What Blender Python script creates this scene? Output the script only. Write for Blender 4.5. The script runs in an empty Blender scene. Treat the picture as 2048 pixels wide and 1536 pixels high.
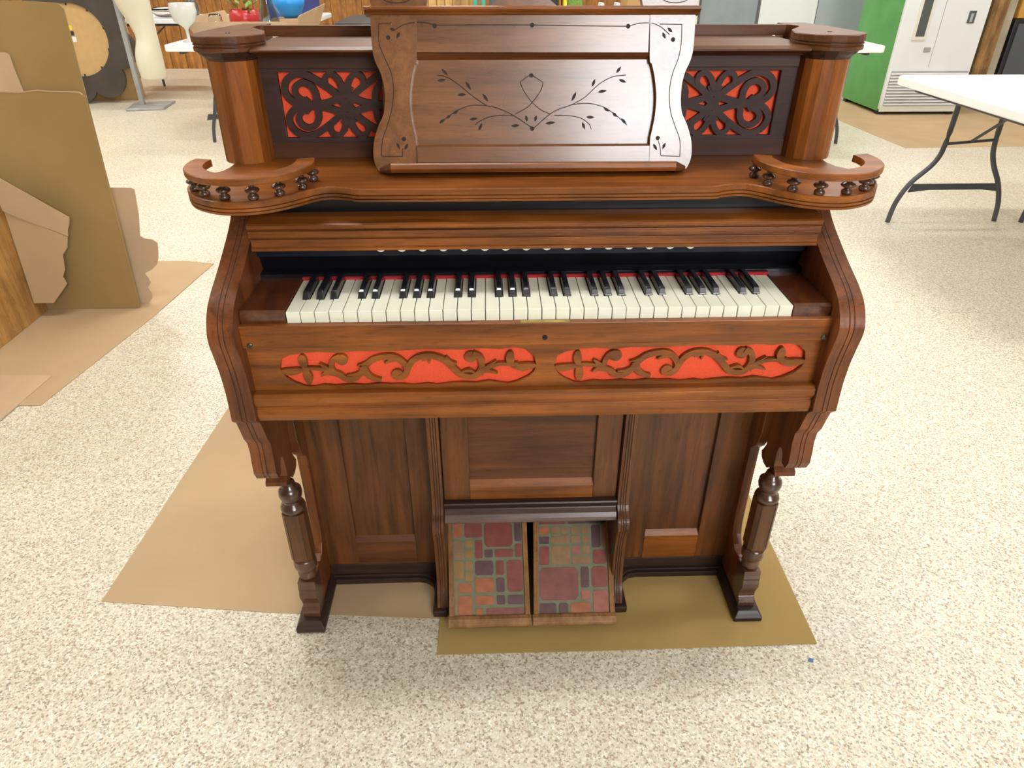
import bpy, bmesh, math, random
from mathutils import Vector, Matrix
random.seed(4)
C = bpy.context.scene
PI = math.pi
# ------------------------------------------------------------------ camera
cam_d = bpy.data.cameras.new('camera'); cam = bpy.data.objects.new('camera', cam_d)
C.collection.objects.link(cam); C.camera = cam
cam_d.sensor_width = 36; cam_d.lens = 36*1387.48/2048; cam_d.clip_end = 60; cam_d.clip_start = .02
def cam_set(loc, yaw, pitch, roll):
    cy, sy, cp, sp = math.cos(yaw), math.sin(yaw), math.cos(pitch), math.sin(pitch)
    f = Vector((sy*cp, cy*cp, -sp)); r = Vector((cy, -sy, 0)); d = f.cross(r)
    r2 = math.cos(roll)*r + math.sin(roll)*d; d2 = -math.sin(roll)*r + math.cos(roll)*d
    m = Matrix(((r2.x, -d2.x, -f.x, loc[0]), (r2.y, -d2.y, -f.y, loc[1]), (r2.z, -d2.z, -f.z, loc[2]), (0, 0, 0, 1)))
    cam.matrix_world = m
cam_set((-.0774, -1.0302, 1.2898), .0323, .5523, -.0008)
# ------------------------------------------------------------------ world, exposure
w = bpy.data.worlds.new('world'); C.world = w; w.use_nodes = True
w.node_tree.nodes['Background'].inputs[0].default_value = (.9, .93, 1, 1)
w.node_tree.nodes['Background'].inputs[1].default_value = .4
C.view_settings.view_transform = 'Standard'; C.view_settings.look = 'None'
C.view_settings.gamma = 1; C.view_settings.use_curve_mapping = False
C.view_settings.exposure = 0.27
LAMP = 34.0          # ceiling lamp strength
WINDOW = 19.0        # daylight in the window panes behind the camera

# ------------------------------------------------------------------ helpers
COL = C.collection
def link(me, name, mat, parent=None, smooth=False, bevel=0, seg=2):
    o = bpy.data.objects.new(name, me); COL.objects.link(o)
    if mat is not None:
        for m in (mat if isinstance(mat, (list, tuple)) else [mat]): me.materials.append(m)
    if smooth:
        for p in me.polygons: p.use_smooth = True
    if bevel:
        b = o.modifiers.new('bevel', 'BEVEL'); b.width = bevel; b.segments = seg; b.limit_method = 'ANGLE'; b.angle_limit = math.radians(40)
        b.use_clamp_overlap = True
    if parent is not None: o.parent = parent
    return o
def pyd(verts, faces):
    me = bpy.data.meshes.new('m'); me.from_pydata([tuple(v) for v in verts], [], faces)
    bm = bmesh.new(); bm.from_mesh(me); bmesh.ops.recalc_face_normals(bm, faces=bm.faces); bm.to_mesh(me); bm.free()
    return me
class MB:
    def __init__(s): s.v = []; s.f = []
    def add(s, v, f):
        n = len(s.v); s.v += [tuple(a) for a in v]; s.f += [tuple(i+n for i in a) for a in f]; return s
    def box(s, x0, x1, y0, y1, z0, z1):
        v = [(x, y, z) for z in (z0, z1) for y in (y0, y1) for x in (x0, x1)]
        return s.add(v, [(0, 2, 3, 1), (4, 5, 7, 6), (0, 1, 5, 4), (2, 6, 7, 3), (0, 4, 6, 2), (1, 3, 7, 5)])
    def hexa(s, b, t):      # four bottom points, four top points, same order
        return s.add(list(b)+list(t), [(3, 2, 1, 0), (4, 5, 6, 7), (0, 1, 5, 4), (1, 2, 6, 5), (2, 3, 7, 6), (3, 0, 4, 7)])
    def prism(s, poly, f0, f1):   # poly 2D, f0/f1 map (a,b)->3D for both ends
        n = len(poly); v = [f0(*p) for p in poly]+[f1(*p) for p in poly]
        return s.add(v, [tuple(range(n))[::-1], tuple(range(n, 2*n))]+[(i, (i+1) % n, n+(i+1) % n, n+i) for i in range(n)])
    def rings(s, rs, caps=True):  # list of rings (closed loops of equal length)
        n = len(rs[0]); v = [p for r in rs for p in r]; f = []
        for k in range(len(rs)-1):
            for i in range(n): f.append((k*n+i, k*n+(i+1) % n, (k+1)*n+(i+1) % n, (k+1)*n+i))
        if caps: f.append(tuple(range(n))[::-1]); f.append(tuple(range((len(rs)-1)*n, len(rs)*n)))
        return s.add(v, f)
    def lathe(s, prof, c=(0, 0, 0), seg=20, sx=1, sy=1, rot=0):
        return s.rings([[(c[0]+r*sx*math.cos(2*PI*i/seg+rot), c[1]+r*sy*math.sin(2*PI*i/seg+rot), c[2]+z) for i in range(seg)] for r, z in prof])
    def tube(s, pts, r, seg=8):
        pts = [Vector(p) for p in pts]; rs = []
        for i, p in enumerate(pts):
            t = (pts[min(i+1, len(pts)-1)]-pts[max(i-1, 0)]).normalized()
            a = t.cross(Vector((0, 0, 1)))
            if a.length < .05: a = t.cross(Vector((0, 1, 0)))
            a.normalize(); b = t.cross(a)
            rr = r[i] if isinstance(r, (list, tuple)) else r
            rs.append([p+rr*(math.cos(2*PI*k/seg)*a+math.sin(2*PI*k/seg)*b) for k in range(seg)])
        return s.rings(rs)
    def build(s, name, mat, parent=None, **k): return link(pyd(s.v, s.f), name, mat, parent, **k)
def box(name, mat, parent, x0, x1, y0, y1, z0, z1, bevel=.002, **k): return MB().box(x0, x1, y0, y1, z0, z1).build(name, mat, parent, bevel=bevel, **k)
def spline(pts, n=8, closed=False):
    P = [Vector(p) for p in pts]; m = len(P); out = []
    rng = range(m) if closed else range(m-1)
    for i in rng:
        if closed: a, b, c, d = P[(i-1) % m], P[i], P[(i+1) % m], P[(i+2) % m]
        else: a, b, c, d = P[max(i-1, 0)], P[i], P[i+1], P[min(i+2, m-1)]
        for k in range(n):
            t = k/n
            out.append(.5*((2*b)+(c-a)*t+(2*a-5*b+4*c-d)*t*t+(3*b-a-3*c+d)*t**3))
    if not closed: out.append(P[-1])
    return out
def offset(poly, d):   # inward (d>0) offset of a CCW 2D loop
    n = len(poly); out = []
    for i in range(n):
        a, b, c = Vector(poly[i-1][:2]), Vector(poly[i][:2]), Vector(poly[(i+1) % n][:2])
        u, v = (b-a), (c-b)
        u = u.normalized() if u.length > 1e-7 else Vector((1, 0)); v = v.normalized() if v.length > 1e-7 else u
        nn = Vector((-u.y-v.y, u.x+v.x)); l = nn.length
        if l < 1e-6: nn = Vector((-u.y, u.x)); l = 1; k = 1
        else: nn /= l; k = 1/max(.4, nn.dot(Vector((-u.y, u.x))))
        q = b+nn*d*k; out.append((q.x, q.y))
    return out
def stack(poly, levels):   # horizontal outline, levels [(z, inset)]
    return MB().rings([[(p[0], p[1], z) for p in (offset(poly, i) if abs(i) > 1e-9 else poly)] for z, i in levels])
def ribbon(path, wid, f, t):  # flat strip along a 2D path: f(u, v, h) -> 3D, h from t[0] to t[1]
    path = [Vector(p[:2]) for p in path]; n = len(path); L = []; R = []
    for i, p in enumerate(path):
        d = (path[min(i+1, n-1)]-path[max(i-1, 0)]); d = d.normalized() if d.length > 1e-9 else Vector((1, 0))
        q = Vector((-d.y, d.x)); ww = (wid(i/(n-1)) if callable(wid) else wid)/2
        L.append(p+q*ww); R.append(p-q*ww)
    rs = [[f(L[i].x, L[i].y, t[0]), f(R[i].x, R[i].y, t[0]), f(R[i].x, R[i].y, t[1]), f(L[i].x, L[i].y, t[1])] for i in range(n)]
    return rs
def holes_plate(loops, t, f):   # filled outline with holes, thickness t; f maps (u, v, h)
    cu = bpy.data.curves.new('c', 'CURVE'); cu.dimensions = '2D'; cu.fill_mode = 'BOTH'; cu.extrude = t/2
    for lp in loops:
        sp = cu.splines.new('POLY'); sp.points.add(len(lp)-1)
        for i, p in enumerate(lp): sp.points[i].co = (p[0], p[1], 0, 1)
        sp.use_cyclic_u = True
    ob = bpy.data.objects.new('c', cu); COL.objects.link(ob)
    dg = bpy.context.evaluated_depsgraph_get(); me = bpy.data.meshes.new_from_object(ob.evaluated_get(dg))
    bpy.data.objects.remove(ob); bpy.data.curves.remove(cu)
    for v in me.vertices: v.co = Vector(f(v.co.x, v.co.y, v.co.z+t/2))
    bm = bmesh.new(); bm.from_mesh(me); bmesh.ops.remove_doubles(bm, verts=bm.verts, dist=1e-6)
    bmesh.ops.recalc_face_normals(bm, faces=bm.faces); bm.to_mesh(me); bm.free(); me.materials.clear()
    return me
def empty(name, loc, label, cat, group=None, rz=0):
    o = bpy.data.objects.new(name, None); COL.objects.link(o); o.empty_display_size = .1
    o.location = loc; o.rotation_euler[2] = rz; return tag(o, label, cat, group)
def tag(o, label, cat, group=None):
    o['label'] = label; o['category'] = cat
    if group: o['group'] = group
    return o
def struct(o): o['kind'] = 'structure'; return o

# ------------------------------------------------------------------ materials
def new_mat(name):
    m = bpy.data.materials.new(name); m.use_nodes = True; nt = m.node_tree; return m, nt, nt.nodes['Principled BSDF']
def plain(name, col, rough=.5, metal=0, coat=0, var=0, bump=0, scale=20, trans=0, emit=0, spec=.5):
    m, nt, b = new_mat(name)
    b.inputs['Base Color'].default_value = (*col, 1); b.inputs['Roughness'].default_value = rough
    b.inputs['Metallic'].default_value = metal; b.inputs['Coat Weight'].default_value = coat
    b.inputs['Transmission Weight'].default_value = trans; b.inputs['Specular IOR Level'].default_value = spec
    if emit: b.inputs['Emission Color'].default_value = (*col, 1); b.inputs['Emission Strength'].default_value = emit
    if var or bump:
        tc = nt.nodes.new('ShaderNodeTexCoord'); no = nt.nodes.new('ShaderNodeTexNoise'); no.inputs['Scale'].default_value = scale; no.inputs['Detail'].default_value = 6
        nt.links.new(tc.outputs['Object'], no.inputs['Vector'])
        if var:
            r = nt.nodes.new('ShaderNodeValToRGB'); r.color_ramp.elements[0].position = .3; r.color_ramp.elements[1].position = .7
            r.color_ramp.elements[0].color = (*[c*(1-var) for c in col], 1); r.color_ramp.elements[1].color = (*[min(1, c*(1+var)) for c in col], 1)
            nt.links.new(no.outputs['Fac'], r.inputs['Fac']); nt.links.new(r.outputs['Color'], b.inputs['Base Color'])
        if bump:
            bp = nt.nodes.new('ShaderNodeBump'); bp.inputs['Strength'].default_value = bump; bp.inputs['Distance'].default_value = .002
            nt.links.new(no.outputs['Fac'], bp.inputs['Height']); nt.links.new(bp.outputs['Normal'], b.inputs['Normal'])
    return m
def wood(name, dark, light, grain='x', rough=.38, coat=.06, stretch=18, blotch=.35, hue=(1, 1, 1)):
    m, nt, b = new_mat(name); N = nt.nodes.new; Lk = nt.links.new
    tc = N('ShaderNodeTexCoord'); mp = N('ShaderNodeMapping'); s = {'x': (1.2, stretch, stretch), 'y': (stretch, 1.2, stretch), 'z': (stretch, stretch, 1.2)}[grain]
    mp.inputs['Scale'].default_value = s; Lk(tc.outputs['Object'], mp.inputs['Vector'])
    n1 = N('ShaderNodeTexNoise'); n1.inputs['Scale'].default_value = 2.2; n1.inputs['Detail'].default_value = 8; n1.inputs['Roughness'].default_value = .62; n1.inputs['Distortion'].default_value = .5
    Lk(mp.outputs['Vector'], n1.inputs['Vector'])
    r = N('ShaderNodeValToRGB'); r.color_ramp.elements[0].position = .3; r.color_ramp.elements[1].position = .72
    r.color_ramp.elements[0].color = (*dark, 1); r.color_ramp.elements[1].color = (*light, 1)
    Lk(n1.outputs['Fac'], r.inputs['Fac'])
    n2 = N('ShaderNodeTexNoise'); n2.inputs['Scale'].default_value = 5; n2.inputs['Detail'].default_value = 4; Lk(tc.outputs['Object'], n2.inputs['Vector'])
    r2 = N('ShaderNodeValToRGB'); r2.color_ramp.elements[0].position = .3; r2.color_ramp.elements[1].position = .7
    g = 1-blotch; r2.color_ramp.elements[0].color = (g, g*.97, g*1.0, 1); r2.color_ramp.elements[1].color = (1.1, 1.06, 1, 1)
    Lk(n2.outputs['Fac'], r2.inputs['Fac'])
    mx = N('ShaderNodeMix'); mx.data_type = 'RGBA'; mx.blend_type = 'MULTIPLY'; mx.inputs['Factor'].default_value = 1
    Lk(r.outputs['Color'], mx.inputs[6]); Lk(r2.outputs['Color'], mx.inputs[7])
    n3 = N('ShaderNodeTexNoise'); n3.inputs['Scale'].default_value = 28; n3.inputs['Detail'].default_value = 2
    mp3 = N('ShaderNodeMapping'); mp3.inputs['Scale'].default_value = tuple(a if a < 2 else a*.6 for a in s); Lk(tc.outputs['Object'], mp3.inputs['Vector']); Lk(mp3.outputs['Vector'], n3.inputs['Vector'])
    r3 = N('ShaderNodeValToRGB'); r3.color_ramp.elements[0].position = .33; r3.color_ramp.elements[1].position = .42
    r3.color_ramp.elements[0].color = (.62, .6, .58, 1); r3.color_ramp.elements[1].color = (1, 1, 1, 1); Lk(n3.outputs['Fac'], r3.inputs['Fac'])
    mx2 = N('ShaderNodeMix'); mx2.data_type = 'RGBA'; mx2.blend_type = 'MULTIPLY'; mx2.inputs['Factor'].default_value = .6
    Lk(mx.outputs[2], mx2.inputs[6]); Lk(r3.outputs['Color'], mx2.inputs[7]); Lk(mx2.outputs[2], b.inputs['Base Color'])
    rr = N('ShaderNodeMapRange'); rr.inputs['To Min'].default_value = rough*.75; rr.inputs['To Max'].default_value = rough*1.35; Lk(n2.outputs['Fac'], rr.inputs['Value']); Lk(rr.outputs['Result'], b.inputs['Roughness'])
    b.inputs['Coat Weight'].default_value = coat; b.inputs['Coat Roughness'].default_value = .18; b.inputs['Specular IOR Level'].default_value = .5 if coat > .3 else .34
    bp = N('ShaderNodeBump'); bp.inputs['Strength'].default_value = .08; bp.inputs['Distance'].default_value = .001; Lk(n1.outputs['Fac'], bp.inputs['Height']); Lk(bp.outputs['Normal'], b.inputs['Normal'])
    return m
OD, OL = (.120, .034, .005), (.40, .126, .018)
W = dict(
    arm=wood('arm_walnut', (.075, .023, .008), (.29, .092, .025), 'z', rough=.33), turned=wood('turned_walnut', (.045, .018, .009), (.13, .052, .024), 'z', rough=.26, coat=.5), shaft=wood('leg_shaft', (.06, .024, .009), (.19, .078, .024), 'z', rough=.35),
    x=wood('walnut_orange_x', OD, OL), z=wood('walnut_orange_z', OD, OL, 'z'), y=wood('walnut_orange_y', OD, OL, 'y'),
    brown=wood('walnut_brown_x', (.055, .018, .006), (.17, .058, .017)), brownz=wood('walnut_brown_z', (.055, .018, .005), (.21, .074, .018), 'z'),
    desk=wood('desk_walnut', (.13, .048, .012), (.27, .108, .031), rough=.27, coat=.6, blotch=.25), deskz=wood('desk_walnut_z', (.135, .050, .013), (.27, .110, .031), 'z', rough=.27, coat=.6, blotch=.25),
    dark=wood('dark_walnut_x', (.030, .012, .009), (.072, .030, .020), rough=.4), darkz=wood('dark_walnut_z', (.030, .012, .009), (.072, .030, .020), 'z', rough=.4),
    red=wood('mahogany_red', (.055, .013, .006), (.16, .045, .016), 'y', rough=.22, coat=.6), purple=wood('fret_dark', (.036, .016, .014), (.066, .03, .026), rough=.5, coat=.1),
    base=wood('base_dark', (.022, .012, .010), (.055, .028, .020), rough=.45, coat=.1), light=wood('pedal_wood', (.22, .10, .035), (.42, .22, .085), 'y', rough=.45, coat=.1))
M = dict(
    black=plain('ebonised_black', (.005, .005, .007), .32, coat=.15, spec=.3), gap=plain('gap_black', (.004, .004, .004), .8),
    groove=plain('groove_dark', (.028, .014, .008), .7), cloth=plain('red_cloth', (.80, .10, .042), .85, var=.08, bump=.3, scale=400, spec=.15),
    felt=plain('red_felt', (.35, .015, .02), .95), ivory=plain('ivory_white', (.84, .84, .70), .28, coat=.3, var=.03, scale=12),
    ivory_side=plain('key_wood', (.5, .36, .2), .6), ebony=plain('ebony', (.012, .013, .018), .22, coat=.4),
    brass=plain('old_brass', (.42, .30, .09), .45, metal=.8, var=.2, scale=60), iron=plain('iron_screw', (.09, .09, .08), .4, metal=.8),
    card=plain('cardboard', (.47, .335, .195), .85, var=.07, bump=.2, scale=3, spec=.2), card2=plain('cardboard_pink', (.52, .37, .235), .85, var=.06, bump=.2, scale=4, spec=.2),
    card3=plain('cardboard_ochre', (.33, .22, .088), .85, var=.10, bump=.2, scale=3, spec=.2), card4=plain('cardboard_olive', (.42, .285, .105), .85, var=.07, bump=.15, scale=4, spec=.2),
    cardedge=plain('cardboard_edge', (.5, .37, .2), .9, bump=.4, scale=200),
    plastic=plain('white_plastic', (.90, .90, .92), .4, bump=.1, scale=250), steel=plain('grey_steel', (.075, .08, .09), .4, metal=.3),
    cream=plain('mannequin_cream', (.72, .68, .52), .5, var=.04, scale=4), mirrordark=plain('dark_brown_frame', (.055, .043, .034), .5, var=.25, scale=5),
    mdf=plain('mdf_tan', (.52, .33, .14), .8, var=.05), galv=plain('galvanised', (.42, .43, .44), .45, metal=.5, var=.15, scale=8),
    green=plain('green_paint', (.10, .36, .085), .4, var=.12, scale=6), white=plain('white_paint', (.78, .80, .82), .35, var=.02, scale=4), offwhite=plain('off_white', (.74, .73, .64), .4),
    greyp=plain('grey_panel', (.27, .31, .33), .6, var=.08, scale=6), bluegrey=plain('blue_grey_panel', (.40, .45, .48), .5, var=.05, scale=3), wallw=plain('painted_wall', (.62, .60, .54), .8),
    milk=plain('frosted_glass', (.86, .87, .80), .25, trans=.45), glass=plain('clear_glass', (.93, .96, .95), .03, trans=1), smoke=plain('smoked_glass', (.55, .6, .6), .05, trans=1), silver=plain('silver_glass', (.75, .75, .74), .12, metal=1),
    redc=plain('red_glaze', (.5, .03, .03), .3), coral=plain('coral_cloth', (.72, .12, .10), .9), teal=plain('teal_cloth', (.04, .42, .48), .9), leaf=plain('leaf_green', (.18, .33, .06), .6, var=.3, scale=60),
    blue=plain('bright_blue', (.02, .30, .80), .35), navy=plain('deep_blue', (.02, .07, .33), .4), ink=plain('ink_mark', (.02, .02, .02), .6), yellow=plain('yellow_sticker', (.85, .65, .03), .5),
    darkgrey=plain('dark_grey', (.09, .10, .11), .5), darkglass=plain('dark_window', (.09, .10, .10), .15), shoe=plain('black_leather', (.02, .02, .025), .3), shoew=plain('pale_canvas', (.6, .63, .66), .7),
    tealp=plain('teal_plastic', (.05, .36, .30), .4), lamp=plain('lamp_diffuser', (1, .985, .95), .5, emit=LAMP), pane=plain('daylight_pane', (.94, .97, 1), .5, emit=WINDOW))
def plank_mat(name, dark, light):
    return wood(name, dark, light, 'z', rough=.5, coat=.05, stretch=9, blotch=.5)
M['wallwood'] = plank_mat('orange_panelling', (.20, .075, .014), (.62, .29, .07)); M['board'] = plank_mat('oak_veneer', (.34, .17, .045), (.60, .35, .12))
M['timber'] = plank_mat('weathered_timber', (.16, .09, .04), (.62, .34, .12)); M['slat'] = plank_mat('pine_slat', (.5, .28, .08), (.8, .52, .2))
def floor_mat():
    m, nt, b = new_mat('speckled_floor'); N = nt.nodes.new; Lk = nt.links.new
    tc = N('ShaderNodeTexCoord')
    def vor(scale, stops):
        v = N('ShaderNodeTexVoronoi'); v.inputs['Scale'].default_value = scale; v.inputs['Randomness'].default_value = 1; Lk(tc.outputs['Object'], v.inputs['Vector'])
        sp = N('ShaderNodeSeparateColor'); Lk(v.outputs['Color'], sp.inputs['Color'])
        r = N('ShaderNodeValToRGB'); r.color_ramp.interpolation = 'CONSTANT'; e = r.color_ramp.elements
        e[0].position = 0; e[0].color = (*stops[0][1], 1); e[1].position = stops[1][0]; e[1].color = (*stops[1][1], 1)
        for p, c in stops[2:]:
            q = e.new(p); q.color = (*c, 1)
        Lk(sp.outputs['Red'], r.inputs['Fac']); return r, sp
    r1, s1 = vor(270, [(0, (.18, .13, .08)), (.07, (.40, .21, .14)), (.12, (.36, .31, .22)), (.23, (.62, .56, .43)), (.5, (.71, .66, .53)), (.72, (.77, .73, .61)), (.86, (.86, .85, .78)), (.95, (.90, .89, .76))])
    r2, s2 = vor(120, [(0, (.52, .46, .35)), (.2, (.66, .60, .48)), (.55, (.73, .68, .56)), (.85, (.83, .81, .72))])
    mx = N('ShaderNodeMix'); mx.data_type = 'RGBA'; mx.inputs['Factor'].default_value = .35; Lk(r1.outputs['Color'], mx.inputs[6]); Lk(r2.outputs['Color'], mx.inputs[7])
    n = N('ShaderNodeTexNoise'); n.inputs['Scale'].default_value = 2.5; n.inputs['Detail'].default_value = 5; Lk(tc.outputs['Object'], n.inputs['Vector'])
    r3 = N('ShaderNodeValToRGB'); r3.color_ramp.elements[0].color = (.90, .89, .86, 1); r3.color_ramp.elements[1].color = (1.08, 1.08, 1.08, 1); Lk(n.outputs['Fac'], r3.inputs['Fac'])
    mm = N('ShaderNodeMix'); mm.data_type = 'RGBA'; mm.blend_type = 'MULTIPLY'; mm.inputs['Factor'].default_value = 1; Lk(mx.outputs[2], mm.inputs[6]); Lk(r3.outputs['Color'], mm.inputs[7])
    Lk(mm.outputs[2], b.inputs['Base Color']); b.inputs['Roughness'].default_value = .38; b.inputs['Coat Weight'].default_value = .15; b.inputs['Coat Roughness'].default_value = .25
    return m
M['floor'] = floor_mat()

# ------------------------------------------------------------------ the room
XL, XR, YF, YB, ZC = -7.5, 8.5, -5.2, 9.3, 4.1
struct(MB().box(XL, XR, YF, YB, -.1, 0).build('floor', M['floor']))
struct(MB().box(XL, XR, YF, YB, ZC, ZC+.1).build('ceiling', M['wallw']))
struct(MB().box(XL-.1, XL, YF, YB, 0, ZC).build('wall_left', M['wallw']))
struct(MB().box(XR, XR+.1, YF, YB, 0, ZC).build('wall_right', M['wallw']))
wb = struct(MB().box(XL, XR, YB, YB+.1, 0, ZC).build('wall_back', M['wallwood']))
x = -6.9; pm = None
while x < 3.3:
    if pm is None: pm = pyd(*(lambda b: (b.v, b.f))(MB().box(0, .192, -.014, 0, 0, 2.4))); pm.materials.append(M['wallwood'])
    o = bpy.data.objects.new('plank', pm); COL.objects.link(o); o.location = (x, YB, 0); o.parent = wb; x += .2
# wall behind the camera with a row of windows that light the room
WX = [(.75, 3.0)]
m_ = MB(); zs0, zs1 = 1.9, 3.75
m_.box(XL, XR, YF-.15, YF, 0, zs0); m_.box(XL, XR, YF-.15, YF, zs1, ZC)
px0 = XL
for a, b_ in WX: m_.box(px0, a, YF-.15, YF, zs0, zs1); px0 = b_
m_.box(px0, XR, YF-.15, YF, zs0, zs1)
struct(m_.build('wall_front', plain('tan_wall', (.30, .25, .19), .8)))
for i, (a, b_) in enumerate(WX):
    f = MB()
    for q in ((a, a+.06, zs0, zs1), (b_-.06, b_, zs0, zs1), (a, b_, zs0, zs0+.06), (a, b_, zs1-.06, zs1), ((a+b_)/2-.02, (a+b_)/2+.02, zs0, zs1)):
        f.box(q[0], q[1], YF-.1, YF-.04, q[2], q[3])
    wn = struct(f.build('window_%d' % (i+1), M['white']))
    for k in range(2):
        xa = a+.06 if k == 0 else (a+b_)/2+.02
        box('pane', M['pane'], wn, xa, xa+(b_-a)/2-.08, YF-.08, YF-.07, zs0+.06, zs1-.06, bevel=0)
# fluorescent ceiling lamps
k = 0
for ly in (.6, 3.1, 5.6, 8.1):
    for lx in (-4.6, -.6, 3.6):
        lampo = empty('ceiling_lamp', (lx, ly, ZC-.09), 'white fluorescent ceiling lamp, %s of the three in the %s row' % ({-4.6: 'left', -.6: 'middle', 3.6: 'right'}[lx], {.6: 'organ', 3.1: 'near table', 5.6: 'far table', 8.1: 'back wall'}[ly]), 'lamp', 'fluorescent ceiling lamps')
        box('housing', M['white'], lampo, -.72, .72, -.17, .17, .03, .088, bevel=.005)
        MB().rings([[(-.70, y, z), (.70, y, z)] [::1] + [(.70, y2, z), (-.70, y2, z)] for (y, y2, z) in ((-.15, .15, .03), (-.13, .13, -.02))]).build('diffuser', M['lamp'], lampo)

# ------------------------------------------------------------------ cardboard on the floor
def sheet(name, pts, z0, t, mat, label, cat='cardboard', group=None):
    o = MB().prism(pts, lambda a, b: (a, b, z0), lambda a, b: (a, b, z0+t)).build(name, mat)
    return tag(o, label, cat, group)
sheet('cardboard_sheet', [(-1.004, .118), (-.60, .073), (-.10, .034), (.2, .02), (.2, .95), (-.965, .95)], .0003, .001, M['card'], 'flat brown cardboard sheet under the left half of the organ')
sheet('cardboard_sheet', [(-.207, -.054), (.20, -.055), (.627, -.051), (.632, .26), (.64, .58), (-.205, .58)], .0016, .001, M['card4'], 'flat olive-brown cardboard sheet under the organ pedals and right foot')
sheet('cardboard_sheet', [(-1.67, .971), (-1.60, .969), (-1.50, 1.62), (-1.44, 2.232), (-1.59, 2.27), (-1.73, 2.27), (-2.7, 2.3), (-2.7, .96)], .0006, .003, M['card'], 'long flat cardboard sheet on the floor under the leaning boards')
sheet('cardboard_sheet', [(-1.68, .874), (-1.66, 1.157), (-1.677, 1.163), (-2.3, 1.18), (-2.3, .55), (-1.87, .56)], .0042, .003, M['card2'], 'pale cardboard offcut on the floor at the left edge')
sheet('cardboard_sheet', [(3.216, 4.527), (4.194, 4.55), (5.3, 4.6), (5.3, 6.22), (4.56, 6.25), (4.45, 6.68), (3.45, 6.72), (3.15, 5.9)], .0003, .001, M['card'], 'flat cardboard sheet under the green and white vending machine')

# ------------------------------------------------------------------ the reed organ
ORG = empty('reed_organ', (0, .25, 0), 'antique walnut reed organ with carved music desk, red backed frets and two patchwork pedals', 'organ')
def P(o):   # keep world coordinates under the organ's empty
    o.location = (0, -.25, 0) if o.parent is ORG else o.location
    return o
def part(mb, name, mat, parent=None, **k):
    return P(mb.build(name, mat, ORG if parent is None else parent, **k))
def pbox(name, mat, x0, x1, y0, y1, z0, z1, parent=None, bevel=.002, **k): return part(MB().box(x0, x1, y0, y1, z0, z1), name, mat, parent, bevel=bevel, **k)

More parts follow.
